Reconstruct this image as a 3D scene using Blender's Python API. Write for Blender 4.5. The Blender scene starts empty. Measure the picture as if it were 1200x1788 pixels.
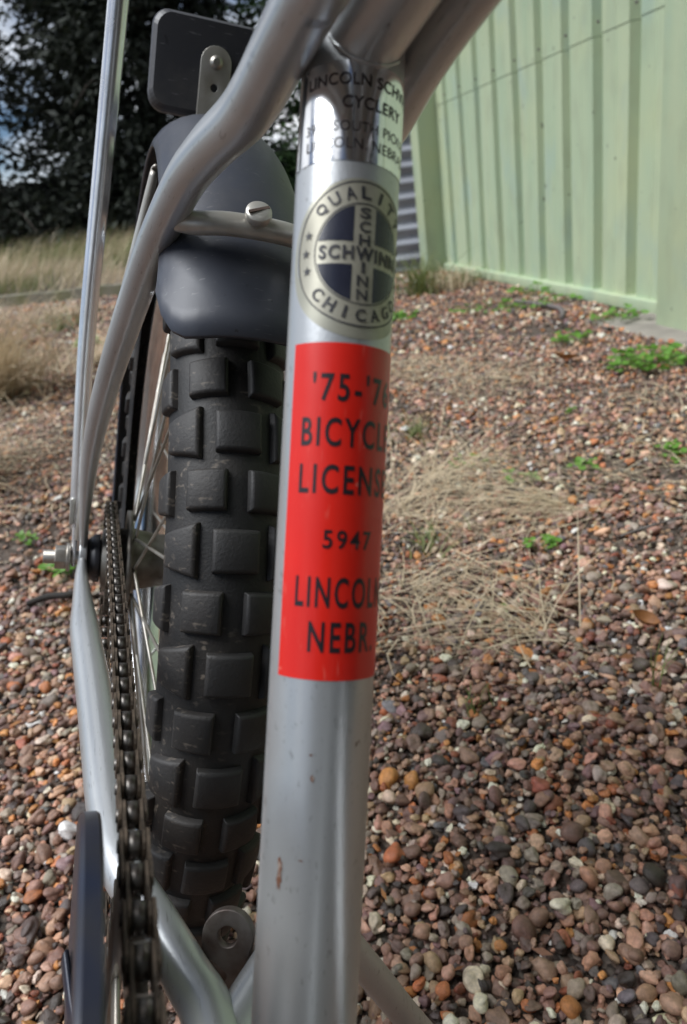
import bpy, bmesh, math, random
import numpy as np
from mathutils import Matrix, Vector

R = math.radians
random.seed(7)
rng = np.random.default_rng(7)
S = bpy.context.scene
COL = S.collection

# ------------------------------------------------------------------ camera
CAM_H = 0.4711
cam_d = bpy.data.cameras.new('camera')
cam = bpy.data.objects.new('camera', cam_d)
COL.objects.link(cam)
cam_d.sensor_fit = 'VERTICAL'
cam_d.sensor_height = 23.6
cam_d.lens = 18.0
cam_d.clip_start = 0.02
cam_d.clip_end = 900
XR, YD, ZF = Vector((0.99144, -0.04869, -0.121102)), Vector((-0.130526, -0.369813, -0.919888)), Vector((0, 0.927836, -0.372988))
XR = YD.cross(ZF).normalized()
cam.matrix_world = Matrix(((XR.x, -YD.x, -ZF.x, 0), (XR.y, -YD.y, -ZF.y, 0), (XR.z, -YD.z, -ZF.z, CAM_H), (0, 0, 0, 1)))
cam_d.dof.use_dof = True
cam_d.dof.focus_distance = 0.32
cam_d.dof.aperture_fstop = 10
S.camera = cam
S.render.engine = 'CYCLES'
S.render.resolution_x, S.render.resolution_y = 687, 1024

# ------------------------------------------------------------------ sky and sun
SUN_AZ, SUN_EL = R(-98), R(58)
w = bpy.data.worlds.new('World')
S.world = w
w.use_nodes = True
nt = w.node_tree
nt.nodes.clear()
wo = nt.nodes.new('ShaderNodeOutputWorld')
bg = nt.nodes.new('ShaderNodeBackground')
sky = nt.nodes.new('ShaderNodeTexSky')
sky.sky_type = 'NISHITA'
sky.sun_disc = False
sky.sun_elevation = SUN_EL
sky.sun_rotation = SUN_AZ
sky.dust_density = 0.0
sky.altitude = 2500
sky.ozone_density = 4.0
tcw = nt.nodes.new('ShaderNodeTexCoord')
mpw = nt.nodes.new('ShaderNodeMapping')
mpw.inputs['Scale'].default_value = (1, 1, 2.2)
mpw.inputs['Location'].default_value = (3.1, 1.7, 0.4)
nzw = nt.nodes.new('ShaderNodeTexNoise')
nzw.inputs['Scale'].default_value = 2.6
nzw.inputs['Detail'].default_value = 6
rpw = nt.nodes.new('ShaderNodeValToRGB')
rpw.color_ramp.elements[0].position = 0.46
rpw.color_ramp.elements[1].position = 0.60
mxw = nt.nodes.new('ShaderNodeMix')
mxw.data_type = 'RGBA'
mxw.inputs['B'].default_value = (17.5, 18.0, 18.6, 1)
nt.links.new(tcw.outputs['Generated'], mpw.inputs[0])
nt.links.new(mpw.outputs[0], nzw.inputs['Vector'])
nt.links.new(nzw.outputs[0], rpw.inputs[0])
nt.links.new(rpw.outputs[0], mxw.inputs['Factor'])
nt.links.new(sky.outputs[0], mxw.inputs['A'])
nt.links.new(mxw.outputs['Result'], bg.inputs[0])
nt.links.new(bg.outputs[0], wo.inputs[0])
bg.inputs[1].default_value = 0.032

sun_d = bpy.data.lights.new('sun', 'SUN')
sun_d.energy = 2.15
sun_d.angle = R(40)
sun_d.color = (0.96, 0.98, 1.0)
sun = bpy.data.objects.new('sun', sun_d)
COL.objects.link(sun)
sd = Vector((math.sin(SUN_AZ) * math.cos(SUN_EL), math.cos(SUN_AZ) * math.cos(SUN_EL), math.sin(SUN_EL)))
sun.rotation_euler = sd.to_track_quat('Z', 'Y').to_euler()
S.view_settings.view_transform = 'Standard'
S.view_settings.look = 'None'
S.view_settings.gamma = 1
S.view_settings.exposure = 1.05
S.cycles.max_bounces = 8


# ------------------------------------------------------------------ helpers
def tag(o, label=None, cat=None, group=None, kind=None):
    for k, v in (('label', label), ('category', cat), ('group', group), ('kind', kind)):
        if v:
            o[k] = v
    return o


def link_mesh(name, me, mat=None, parent=None, loc=(0, 0, 0)):
    o = bpy.data.objects.new(name, me)
    COL.objects.link(o)
    if mat is not None and not me.materials:
        me.materials.append(mat)
    if parent is not None:
        o.parent = parent
    o.location = loc
    return o


def mesh_np(name, verts, faces, smooth=False):
    me = bpy.data.meshes.new(name)
    me.from_pydata([tuple(v) for v in verts], [], [tuple(f) for f in faces])
    if smooth:
        me.polygons.foreach_set('use_smooth', [True] * len(me.polygons))
    me.update()
    return me


def fast_mesh(name, verts, faces, smooth=False):
    """verts (N,3), faces (M,k) numpy arrays of one polygon size"""
    verts = np.asarray(verts, np.float32)
    faces = np.asarray(faces, np.int32)
    me = bpy.data.meshes.new(name)
    me.vertices.add(len(verts))
    me.vertices.foreach_set('co', verts.ravel())
    k = faces.shape[1]
    me.loops.add(faces.size)
    me.loops.foreach_set('vertex_index', faces.ravel())
    me.polygons.add(len(faces))
    me.polygons.foreach_set('loop_start', np.arange(0, faces.size, k, dtype=np.int32))
    if smooth:
        me.polygons.foreach_set('use_smooth', np.ones(len(faces), bool))
    me.update(calc_edges=True)
    return me


class MB:
    """collects boxes, tubes and sheets into one mesh"""

    def __init__(self):
        self.v, self.f, self.sm = [], [], []

    def add(self, v, f, smooth=False):
        n = len(self.v)
        self.v += [tuple(map(float, p)) for p in v]
        self.f += [tuple(i + n for i in q) for q in f]
        self.sm += [smooth] * len(f)
        return self

    def box(self, c, s, rot=None):
        hx, hy, hz = s[0] / 2, s[1] / 2, s[2] / 2
        vs = [Vector((x, y, z)) for x in (-hx, hx) for y in (-hy, hy) for z in (-hz, hz)]
        if rot is not None:
            vs = [rot @ p for p in vs]
        c = Vector(c)
        return self.add([p + c for p in vs], [(0, 1, 3, 2), (4, 6, 7, 5), (0, 4, 5, 1), (2, 3, 7, 6), (0, 2, 6, 4), (1, 5, 7, 3)])

    def tube(self, pts, rad, n=16, res=0, flat=None, cap=True):
        """sweep along a smooth path; rad is a number or one per point; flat: (axis, factor list) squashes along a fixed axis"""
        P = [Vector(p) for p in pts]
        rad = [rad] * len(P) if not hasattr(rad, '__len__') else list(rad)
        fl = [1.0] * len(P) if flat is None else list(flat[1])
        if res and len(P) > 2:
            Q, RR, FF = [], [], []
            for i in range(len(P) - 1):
                p0, p1, p2, p3 = P[max(i - 1, 0)], P[i], P[i + 1], P[min(i + 2, len(P) - 1)]
                for k in range(res):
                    t = k / res
                    Q.append(0.5 * ((2 * p1) + (p2 - p0) * t + (2 * p0 - 5 * p1 + 4 * p2 - p3) * t * t + (3 * p1 - p0 - 3 * p2 + p3) * t ** 3))
                    RR.append(rad[i] * (1 - t) + rad[i + 1] * t)
                    FF.append(fl[i] * (1 - t) + fl[i + 1] * t)
            Q.append(P[-1]); RR.append(rad[-1]); FF.append(fl[-1])
            P, rad, fl = Q, RR, FF
        T = [(P[min(i + 1, len(P) - 1)] - P[max(i - 1, 0)]).normalized() for i in range(len(P))]
        up = Vector((1, 0, 0)) if abs(T[0].x) < 0.9 else Vector((0, 0, 1))
        a = (up - T[0] * up.dot(T[0])).normalized()
        vs = []
        for i, p in enumerate(P):
            a = (a - T[i] * a.dot(T[i])).normalized()
            b = T[i].cross(a)
            for k in range(n):
                t = 2 * math.pi * k / n
                off = (a * math.cos(t) + b * math.sin(t)) * rad[i]
                if flat is not None:
                    ax = Vector(flat[0])
                    off = off - ax * off.dot(ax) * (1 - fl[i])
                vs.append(p + off)
        fs = []
        for i in range(len(P) - 1):
            for k in range(n):
                k2 = (k + 1) % n
                fs.append((i * n + k, i * n + k2, (i + 1) * n + k2, (i + 1) * n + k))
        base = len(vs)
        self.add(vs, fs, True)
        if cap:
            self.add(vs[:n], [tuple(reversed(range(n)))])
            self.add(vs[-n:], [tuple(range(n))])
        return self

    def lathe_x(self, prof, n=48, c=(0, 0, 0), closed=False, smooth=True):
        """prof: (x, r) list turned about the x axis through c"""
        vs, fs = [], []
        m = len(prof)
        for k in range(n):
            t = 2 * math.pi * k / n
            for x, r in prof:
                vs.append((c[0] + x, c[1] + r * math.cos(t), c[2] + r * math.sin(t)))
        for k in range(n):
            k2 = (k + 1) % n
            for j in range(m if closed else m - 1):
                j2 = (j + 1) % m
                fs.append((k * m + j, k * m + j2, k2 * m + j2, k2 * m + j))
        return self.add(vs, fs, smooth)

    def mesh(self, name):
        me = bpy.data.meshes.new(name)
        me.from_pydata(self.v, [], self.f)
        me.polygons.foreach_set('use_smooth', self.sm)
        me.validate()
        me.update()
        return me

    def build(self, name, mat=None, parent=None, loc=(0, 0, 0), bevel=0):
        me = self.mesh(name)
        if bevel:
            bm = bmesh.new()
            bm.from_mesh(me)
            bmesh.ops.remove_doubles(bm, verts=bm.verts, dist=1e-7)
            es = [e for e in bm.edges if len(e.link_faces) == 2 and e.calc_face_angle(0) > 0.6]
            bmesh.ops.bevel(bm, geom=es, offset=bevel, segments=2, affect='EDGES', profile=0.6)
            for f in bm.faces:
                f.smooth = True
            bm.to_mesh(me)
            bm.free()
        return link_mesh(name, me, mat, parent, loc)


# ------------------------------------------------------------------ materials
def new_mat(name):
    m = bpy.data.materials.new(name)
    m.use_nodes = True
    t = m.node_tree
    return m, t, t.nodes['Principled BSDF']


def N(t, typ, **kw):
    n = t.nodes.new('ShaderNode' + typ)
    for k, v in kw.items():
        if k in n.inputs:
            n.inputs[k].default_value = v
        else:
            setattr(n, k, v)
    return n


def ramp(t, src, stops):
    r = t.nodes.new('ShaderNodeValToRGB')
    el = r.color_ramp.elements
    while len(el) < len(stops):
        el.new(0.5)
    for e, (p, c) in zip(el, stops):
        e.position = p
        e.color = (*c, 1) if len(c) == 3 else c
    t.links.new(src, r.inputs[0])
    return r.outputs[0]


def mixc(t, fac, a, b, mode='MIX'):
    m = t.nodes.new('ShaderNodeMix')
    m.data_type = 'RGBA'
    m.blend_type = mode
    for sock, v in (('Factor', fac), ('A', a), ('B', b)):
        if hasattr(v, 'is_linked'):
            t.links.new(v, m.inputs[sock])
        else:
            m.inputs[sock].default_value = v if sock == 'Factor' else ((*v, 1) if len(v) == 3 else v)
    return m.outputs['Result']


def math_n(t, op, a, b=0.0):
    m = t.nodes.new('ShaderNodeMath')
    m.operation = op
    for i, v in enumerate((a, b)):
        if hasattr(v, 'is_linked'):
            t.links.new(v, m.inputs[i])
        else:
            m.inputs[i].default_value = v
    return m.outputs[0]


def noise(t, scale, detail=4, coord='Object', stretch=None, rough=0.5):
    tc = t.nodes.new('ShaderNodeTexCoord')
    n = t.nodes.new('ShaderNodeTexNoise')
    n.inputs['Scale'].default_value = scale
    n.inputs['Detail'].default_value = detail
    n.inputs['Roughness'].default_value = rough
    src = tc.outputs[coord]
    if stretch:
        mp = t.nodes.new('ShaderNodeMapping')
        mp.inputs['Scale'].default_value = stretch
        t.links.new(src, mp.inputs[0])
        src = mp.outputs[0]
    t.links.new(src, n.inputs['Vector'])
    return n.outputs[0]


def bump(t, b, height, dist, strength=1.0):
    n = t.nodes.new('ShaderNodeBump')
    n.inputs['Distance'].default_value = dist
    n.inputs['Strength'].default_value = strength
    t.links.new(height, n.inputs['Height'])
    t.links.new(n.outputs[0], b.inputs['Normal'])


def simple(name, c1, c2=None, rough=0.5, metal=0.0, scale=40, stretch=None, bmp=0.0, detail=5, lo=0.35, hi=0.65):
    m, t, b = new_mat(name)
    b.inputs['Roughness'].default_value = rough
    b.inputs['Metallic'].default_value = metal
    if c2 is None:
        c2 = tuple(x * 0.8 for x in c1)
    nz = noise(t, scale, detail, stretch=stretch)
    t.links.new(ramp(t, nz, [(lo, c1), (hi, c2)]), b.inputs['Base Color'])
    rr = t.nodes.new('ShaderNodeMapRange')
    rr.inputs['To Min'].default_value = max(rough - 0.08, 0.02)
    rr.inputs['To Max'].default_value = min(rough + 0.08, 1)
    t.links.new(nz, rr.inputs[0])
    t.links.new(rr.outputs[0], b.inputs['Roughness'])
    if bmp:
        bump(t, b, nz, bmp)
    return m


def paint_silver():
    m, t, b = new_mat('silver_paint')
    big = noise(t, 22, 5)
    fine = noise(t, 900, 2)
    base = mixc(t, big, (0.42, 0.432, 0.44), (0.49, 0.502, 0.505))
    chips = ramp(t, noise(t, 260, 3, stretch=(1, 1, 0.6)), [(0.75, (0, 0, 0)), (0.765, (.8, .8, .8))])
    base = mixc(t, chips, base, (0.10, 0.065, 0.045))
    scr = ramp(t, noise(t, 420, 3, stretch=(3.0, 0.25, 0.9)), [(0.64, (0, 0, 0)), (0.70, (.5, .5, .5))])
    base = mixc(t, scr, base, (0.22, 0.215, 0.21))
    grime = ramp(t, noise(t, 9, 6, rough=.7), [(0.5, (0, 0, 0)), (0.8, (.5, .5, .5))])
    base = mixc(t, grime, base, (0.27, 0.255, 0.235))
    t.links.new(base, b.inputs['Base Color'])
    b.inputs['Metallic'].default_value = 0.58
    rr = t.nodes.new('ShaderNodeMapRange')
    rr.inputs['To Min'].default_value = 0.30
    rr.inputs['To Max'].default_value = 0.42
    t.links.new(big, rr.inputs[0])
    t.links.new(rr.outputs[0], b.inputs['Roughness'])
    b.inputs['Coat Weight'].default_value = 0.35
    b.inputs['Coat Roughness'].default_value = 0.12
    bump(t, b, fine, 0.00006, 0.6)
    return m


def pebble_mat(name, source):
    m, t, b = new_mat(name)
    if source == 'object':
        oi = t.nodes.new('ShaderNodeObjectInfo')
        col = oi.outputs['Color']
    else:
        at = t.nodes.new('ShaderNodeAttribute')
        at.attribute_type = 'INSTANCER'
        at.attribute_name = 'col'
        col = at.outputs['Color']
    nz = noise(t, 1.7, 5, rough=0.65)
    dark = mixc(t, 1.0, col, (0.62, 0.6, 0.58), 'MULTIPLY')
    light = mixc(t, 1.0, col, (1.25, 1.2, 1.15), 'MULTIPLY')
    c = mixc(t, ramp(t, nz, [(0.3, (0, 0, 0)), (0.7, (1, 1, 1))]), dark, light)
    t.links.new(c, b.inputs['Base Color'])
    b.inputs['Roughness'].default_value = 0.42
    b.inputs['Specular IOR Level'].default_value = 0.45
    bump(t, b, noise(t, 9, 3), 0.03, 0.25)
    return m


def marked_plastic(name, c1, c2, rough):
    m, t, b = new_mat(name)
    c = mixc(t, noise(t, 30, 5), c1, c2)
    marks = ramp(t, noise(t, 210, 3, stretch=(1, .6, .6)), [(.70, (0, 0, 0)), (.73, (.85, .85, .85))])
    c = mixc(t, marks, c, (.012, .012, .014))
    scr = ramp(t, noise(t, 340, 3, stretch=(.3, 1.6, 1.6)), [(.66, (0, 0, 0)), (.72, (.45, .45, .45))])
    c = mixc(t, scr, c, (.16, .16, .165))
    dust = ramp(t, noise(t, 14, 6, rough=.7), [(.5, (0, 0, 0)), (.8, (.35, .35, .35))])
    c = mixc(t, dust, c, (.14, .125, .105))
    t.links.new(c, b.inputs['Base Color'])
    rr = t.nodes.new('ShaderNodeMapRange')
    rr.inputs['To Min'].default_value = rough - .1
    rr.inputs['To Max'].default_value = rough + .16
    t.links.new(noise(t, 16, 6), rr.inputs[0])
    t.links.new(rr.outputs[0], b.inputs['Roughness'])
    bump(t, b, noise(t, 300, 3), .00012, .4)
    return m


def red_mat():
    m, t, b = new_mat('red_sticker_vinyl')
    c = mixc(t, ramp(t, noise(t, 24, 4), [(.3, (0, 0, 0)), (.7, (1, 1, 1))]), (0.72, 0.018, 0.008), (0.60, 0.014, 0.007))
    scuff = ramp(t, noise(t, 300, 4, stretch=(2.2, 0.5, 0.35)), [(.64, (0, 0, 0)), (.74, (.35, .35, .35))])
    c = mixc(t, scuff, c, (0.75, 0.16, 0.12))
    spots = ramp(t, noise(t, 190, 2), [(.74, (0, 0, 0)), (.77, (.7, .7, .7))])
    c = mixc(t, spots, c, (0.75, 0.20, 0.15))
    t.links.new(c, b.inputs['Base Color'])
    rr = t.nodes.new('ShaderNodeMapRange')
    rr.inputs['To Min'].default_value = .26
    rr.inputs['To Max'].default_value = .44
    t.links.new(noise(t, 60, 5), rr.inputs[0])
    t.links.new(rr.outputs[0], b.inputs['Roughness'])
    bump(t, b, noise(t, 140, 4, stretch=(1, .3, .3)), .00012, .5)
    return m


def ground_mat():
    m, t, b = new_mat('gravel_soil')
    tc = t.nodes.new('ShaderNodeTexCoord')
    vo = t.nodes.new('ShaderNodeTexVoronoi')
    vo.inputs['Scale'].default_value = 210
    t.links.new(tc.outputs['Object'], vo.inputs['Vector'])
    sep = t.nodes.new('ShaderNodeSeparateColor')
    t.links.new(vo.outputs['Color'], sep.inputs[0])
    stones = ramp(t, sep.outputs[0], [(0.0, (0.03, 0.022, 0.018)), (0.35, (0.075, 0.05, 0.038)), (0.6, (0.11, 0.075, 0.055)), (0.8, (0.09, 0.078, 0.066)), (0.95, (0.17, 0.135, 0.11))])
    big = noise(t, 0.9, 4)
    t.links.new(mixc(t, ramp(t, big, [(0.45, (0, 0, 0)), (0.7, (0.5, 0.5, 0.5))]), stones, (0.10, 0.075, 0.05)), b.inputs['Base Color'])
    b.inputs['Roughness'].default_value = 0.9
    inv = math_n(t, 'SUBTRACT', 1.0, vo.outputs['Distance'])
    bump(t, b, inv, 0.003, 1.0)
    return m


def leaf_mat(name, c1, c2, rough=0.55, trans=0.25):
    m, t, b = new_mat(name)
    nz = noise(t, 6, 3)
    gi = t.nodes.new('ShaderNodeNewGeometry')
    f = math_n(t, 'ADD', math_n(t, 'MULTIPLY', nz, 0.5), math_n(t, 'MULTIPLY', gi.outputs['Random Per Island'], 0.5))
    c = ramp(t, f, [(0.2, c1), (0.8, c2)])
    t.links.new(c, b.inputs['Base Color'])
    b.inputs['Roughness'].default_value = rough
    tr = t.nodes.new('ShaderNodeBsdfTranslucent')
    t.links.new(c, tr.inputs[0])
    mx = t.nodes.new('ShaderNodeMixShader')
    mx.inputs[0].default_value = trans
    t.links.new(b.outputs[0], mx.inputs[1])
    t.links.new(tr.outputs[0], mx.inputs[2])
    t.links.new(mx.outputs[0], t.nodes['Material Output'].inputs[0])
    return m


def shed_mat():
    m, t, b = new_mat('green_painted_steel')
    streak = noise(t, 3.0, 5, stretch=(3, 3, 0.5))
    blot = noise(t, 2.3, 4)
    c = mixc(t, ramp(t, streak, [(0.35, (0, 0, 0)), (0.7, (1, 1, 1))]), (0.42, 0.49, 0.32), (0.355, 0.45, 0.30))
    blue = ramp(t, noise(t, 4.2, 3, stretch=(1.5, 1.5, 0.8)), [(0.56, (0, 0, 0)), (0.72, (0.55, 0.55, 0.55))])
    c = mixc(t, blue, c, (0.30, 0.41, 0.36))
    yel = ramp(t, blot, [(0.52, (0, 0, 0)), (0.72, (0.5, 0.5, 0.5))])
    c = mixc(t, yel, c, (0.47, 0.50, 0.28))
    chips = ramp(t, noise(t, 26, 3), [(0.715, (0, 0, 0)), (0.735, (.8, .8, .8))])
    c = mixc(t, chips, c, (0.10, 0.10, 0.08))
    splash = ramp(t, noise(t, 7, 5, stretch=(2, 2, 1)), [(0.5, (0, 0, 0)), (0.75, (.35, .35, .35))])
    c = mixc(t, splash, c, (0.28, 0.30, 0.20))
    t.links.new(c, b.inputs['Base Color'])
    b.inputs['Roughness'].default_value = 0.62
    bump(t, b, noise(t, 60, 3), 0.0006, 0.5)
    return m


def tyre_mat(name, k):
    m, t, b = new_mat(name)
    nz = noise(t, 45, 5)
    c = mixc(t, nz, (k, k * .95, k * .95), (k * 1.9, k * 1.75, k * 1.7))
    dust = ramp(t, noise(t, 330, 2, stretch=(0.45, 1, 1)), [(0.60, (0, 0, 0)), (0.72, (0.75, 0.75, 0.75))])
    patch = ramp(t, noise(t, 28, 3), [(0.45, (0, 0, 0)), (0.65, (1, 1, 1))])
    dust = math_n(t, 'MULTIPLY', dust, patch)
    c = mixc(t, dust, c, (0.20, 0.165, 0.13))
    c = mixc(t, math_n(t, 'MULTIPLY', patch, 0.14), c, (0.11, 0.088, 0.07))
    t.links.new(c, b.inputs['Base Color'])
    b.inputs['Roughness'].default_value = 0.62
    bump(t, b, noise(t, 700, 3), 0.0003, 0.6)
    return m


def chain_mat():
    m, t, b = new_mat('greasy_chain_steel')
    nz = noise(t, 260, 4)
    c = ramp(t, nz, [(0.3, (0.022, 0.016, 0.011)), (0.5, (0.075, 0.055, 0.038)), (0.72, (0.13, 0.095, 0.068))])
    t.links.new(c, b.inputs['Base Color'])
    b.inputs['Metallic'].default_value = 0.25
    b.inputs['Roughness'].default_value = 0.55
    bump(t, b, nz, 0.0003, 0.6)
    return m


M = {}
M['silver'] = paint_silver()
M['chrome'] = simple('chrome', (0.72, 0.73, 0.75), (0.62, 0.62, 0.63), 0.14, 1.0, 60)
M['dull_steel'] = simple('dull_zinc_steel', (0.42, 0.40, 0.36), (0.30, 0.27, 0.23), 0.42, 0.8, 90, bmp=0.0003)
M['hub_steel'] = simple('grimy_hub_steel', (0.22, 0.21, 0.19), (0.09, 0.075, 0.06), 0.5, 0.7, 60)
M['strut'] = simple('dull_chrome_strut', (0.86, 0.87, 0.89), (0.74, 0.74, 0.75), 0.24, 0.75, 60)
M['rusty'] = simple('rusty_steel', (0.075, 0.048, 0.036), (0.14, 0.10, 0.085), 0.7, 0.3, 180, bmp=0.0005)
M['pale_steel'] = simple('pale_painted_steel', (0.50, 0.49, 0.45), (0.40, 0.37, 0.32), 0.36, 0.45, 80)
M['tab'] = simple('grimy_grey_steel', (0.15, 0.135, 0.125), (0.07, 0.05, 0.042), 0.5, 0.5, 120, bmp=.0003)
M['fender'] = marked_plastic('grey_plastic', (0.047, 0.052, 0.068), (0.034, 0.037, 0.048), 0.42)
M['black_plastic'] = marked_plastic('black_plastic', (0.022, 0.023, 0.028), (0.03, 0.03, 0.034), 0.42)
M['black_paint'] = simple('worn_black_paint', (0.016, 0.021, 0.040), (0.026, 0.027, 0.034), 0.34, 0.2, 70, bmp=0.0002)
M['tyre'] = tyre_mat('black_rubber', .0045)
M['tread'] = tyre_mat('worn_tread_rubber', .0095)
M['chain'] = chain_mat()
M['pin'] = simple('worn_chain_roller', (0.20, 0.185, 0.17), (0.05, 0.042, 0.035), 0.42, 0.75, 420)
M['foil'] = simple('chrome_foil', (0.86, 0.86, 0.87), (0.78, 0.78, 0.79), 0.13, 1.0, 120, bmp=0.00008)
M['red'] = red_mat()
M['black_ink'] = simple('black_ink', (0.014, 0.011, 0.014), (0.024, 0.015, 0.018), 0.35, 0.0, 60)
M['grey_ink'] = simple('worn_dark_ink', (0.03, 0.03, 0.035), (0.09, 0.085, 0.075), 0.5, 0.0, 320, lo=0.45, hi=0.75)
M['cream'] = simple('aged_cream_foil', (0.43, 0.41, 0.33), (0.36, 0.34, 0.27), 0.36, 0.35, 80)
M['yellowed'] = simple('yellowed_clear_film', (0.40, 0.385, 0.30), (0.345, 0.34, 0.29), 0.36, 0.4, 40)
M['navy'] = simple('navy_ink', (0.018, 0.02, 0.034), (0.028, 0.03, 0.045), 0.25, 0.0, 60)
M['rust_mark'] = simple('rust_mark', (0.13, 0.055, 0.03), (0.25, 0.2, 0.17), 0.75, 0.0, 900, lo=0.5, hi=0.6)
M['vinyl'] = simple('black_seat_vinyl', (0.02, 0.02, 0.02), (0.028, 0.028, 0.028), 0.5, 0.0, 30)
M['red_lens'] = simple('red_reflector_lens', (0.35, 0.01, 0.008), (0.3, 0.01, 0.01), 0.15, 0.0, 20)
M['pebble_obj'] = pebble_mat('pebble_stone', 'object')
M['pebble_inst'] = pebble_mat('gravel_stone', 'instancer')
M['ground'] = ground_mat()
M['shed'] = shed_mat()
M['concrete'] = simple('weathered_concrete', (0.30, 0.27, 0.23), (0.20, 0.18, 0.155), 0.9, 0.0, 12, bmp=0.003)
M['mossy'] = simple('mossy_concrete', (0.24, 0.215, 0.18), (0.15, 0.15, 0.07), 0.95, 0.0, 5, bmp=0.004)
M['corrugated'] = simple('blue_grey_zinc', (0.50, 0.52, 0.57), (0.40, 0.41, 0.45), 0.55, 0.25, 6)
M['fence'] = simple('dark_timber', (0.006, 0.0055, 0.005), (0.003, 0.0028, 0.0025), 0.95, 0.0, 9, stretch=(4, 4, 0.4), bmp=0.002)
M['bark'] = simple('dark_bark', (0.035, 0.027, 0.02), (0.06, 0.048, 0.036), 0.95, 0.0, 14, stretch=(3, 3, 0.6), bmp=0.01)
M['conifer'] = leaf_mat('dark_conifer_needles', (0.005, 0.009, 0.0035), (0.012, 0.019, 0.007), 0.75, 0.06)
M['bush'] = leaf_mat('mid_green_leaves', (0.035, 0.075, 0.02), (0.07, 0.14, 0.035), 0.5, 0.25)
M['dry'] = leaf_mat('dry_grass_straw', (0.46, 0.36, 0.23), (0.70, 0.59, 0.42), 0.7, 0.2)
M['green_grass'] = leaf_mat('green_grass_blades', (0.09, 0.13, 0.03), (0.20, 0.22, 0.07), 0.6, 0.25)
M['clover'] = leaf_mat('bright_weed_leaf', (0.09, 0.22, 0.025), (0.16, 0.34, 0.045), 0.5, 0.3)
M['deadleaf'] = leaf_mat('brown_dead_leaf', (0.16, 0.06, 0.025), (0.38, 0.17, 0.05), 0.6, 0.1)
M['stick'] = simple('grey_weathered_wood', (0.17, 0.15, 0.14), (0.10, 0.085, 0.08), 0.85, 0.0, 40, stretch=(1, 4, 4), bmp=0.002)
M['darkstick'] = simple('black_rotten_wood', (0.015, 0.012, 0.01), (0.03, 0.025, 0.02), 0.8, 0.0, 60)

# ------------------------------------------------------------------ ground
def ground_z(x, y):
    """flat gravel, rising gently behind the kerb on the far side"""
    k = y - (5.50 - 0.3075 * x)            # metres beyond the kerb line
    k = np.clip(k - 0.15, 0, None)
    return 0.05 * np.clip(k / 0.4, 0, 1) + 0.022 * np.clip(k, 0, 9)


xs = np.unique(np.concatenate([np.linspace(-300, -12, 18), np.linspace(-12, 8, 81), np.linspace(8, 300, 18)]))
ys = np.unique(np.concatenate([np.linspace(-300, -4, 14), np.linspace(-4, 20, 121), np.linspace(20, 500, 24)]))
gx, gy = np.meshgrid(xs, ys)
gz = ground_z(gx, gy) - 0.006
gv = np.stack([gx.ravel(), gy.ravel(), gz.ravel()], 1)
ii = np.arange(len(xs) * len(ys)).reshape(len(ys), len(xs))
gf = np.stack([ii[:-1, :-1].ravel(), ii[:-1, 1:].ravel(), ii[1:, 1:].ravel(), ii[1:, :-1].ravel()], 1)
ground = link_mesh('ground', fast_mesh('ground', gv, gf, True), M['ground'])
tag(ground, 'brown gravel ground between the bicycle and the green shed', kind='structure')

# concrete kerb along the far edge of the gravel
kd = Vector((1, -0.3075, 0)).normalized()
kn = Vector((-kd.y, kd.x, 0))
km = MB()
nseg = 40
for i in range(nseg):
    a = -7 + 11.5 * i / nseg
    b = -7 + 11.5 * (i + 1) / nseg
    c0 = Vector((0, 5.50, 0)) + kd * ((a + b) / 2)
    km.box(c0 + Vector((0, 0, 0.02 + random.uniform(-.006, .006))), (b - a - (0.012 if i % 5 == 0 else -0.001), 0.12, 0.12), Matrix.Rotation(math.atan2(kd.y, kd.x) + random.uniform(-.01, .01), 3, 'Z'))
kerb = km.build('kerb', M['mossy'])
tag(kerb, 'low mossy concrete kerb at the far edge of the gravel', kind='structure')

# ------------------------------------------------------------------ shed
W0 = Vector((1.075, 2.553, 0))
WD = Vector((-0.1375, 0.9905, 0)).normalized()       # along the wall, away from the camera
WN = Vector((-WD.y, WD.x, 0))                        # out of the wall, towards the gravel


def wallp(s, z, off=0.0):
    return W0 + WD * s + WN * off + Vector((0, 0, z))


def box_wall(mb, s0, s1, o0, o1, z0, z1):
    vs = [wallp(s, z, o) for s in (s0, s1) for o in (o0, o1) for z in (z0, z1)]
    mb.add(vs, [(0, 1, 3, 2), (4, 6, 7, 5), (0, 4, 5, 1), (2, 3, 7, 6), (0, 2, 6, 4), (1, 5, 7, 3)])
    return mb


PITCH = 0.2335


def sheet(s0, s1, z0, z1, off, phase=0.0, wob=0.0015):
    prof = []
    k = math.floor((s0 - phase) / PITCH) - 1
    raw = []
    while phase + k * PITCH < s1 + PITCH:
        b = phase + k * PITCH
        for ds, d in ((0.0, -0.042), (0.036, -0.042), (0.054, 0.0), (0.122, 0.0), (0.126, -0.002), (0.134, -0.002), (0.138, 0.0), (0.2195, 0.0)):
            raw.append((b + ds, d))
        k += 1
    raw = [p for p in raw if s0 < p[0] < s1]
    raw = [(s0, raw[0][1])] + raw + [(s1, raw[-1][1])]
    zs = np.linspace(z0, z1, 7)
    vs, fs = [], []
    for j, z in enumerate(zs):
        for s, d in raw:
            vs.append(wallp(s, z, off + d + wob * math.sin(s * 9 + z * 4)))
    n = len(raw)
    for j in range(len(zs) - 1):
        for i in range(n - 1):
            fs.append((j * n + i, j * n + i + 1, (j + 1) * n + i + 1, (j + 1) * n + i))
    return MB().add(vs, fs)


shed = bpy.data.objects.new('shed', None)
COL.objects.link(shed)
shed.location = W0
tag(shed, 'pale green ribbed steel shed standing beside the gravel', 'shed')


def shed_part(mb, name, mat=None, bevel=0):
    o = mb.build(name, mat or M['shed'], shed, bevel=bevel)
    o.location = -W0
    return o


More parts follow.
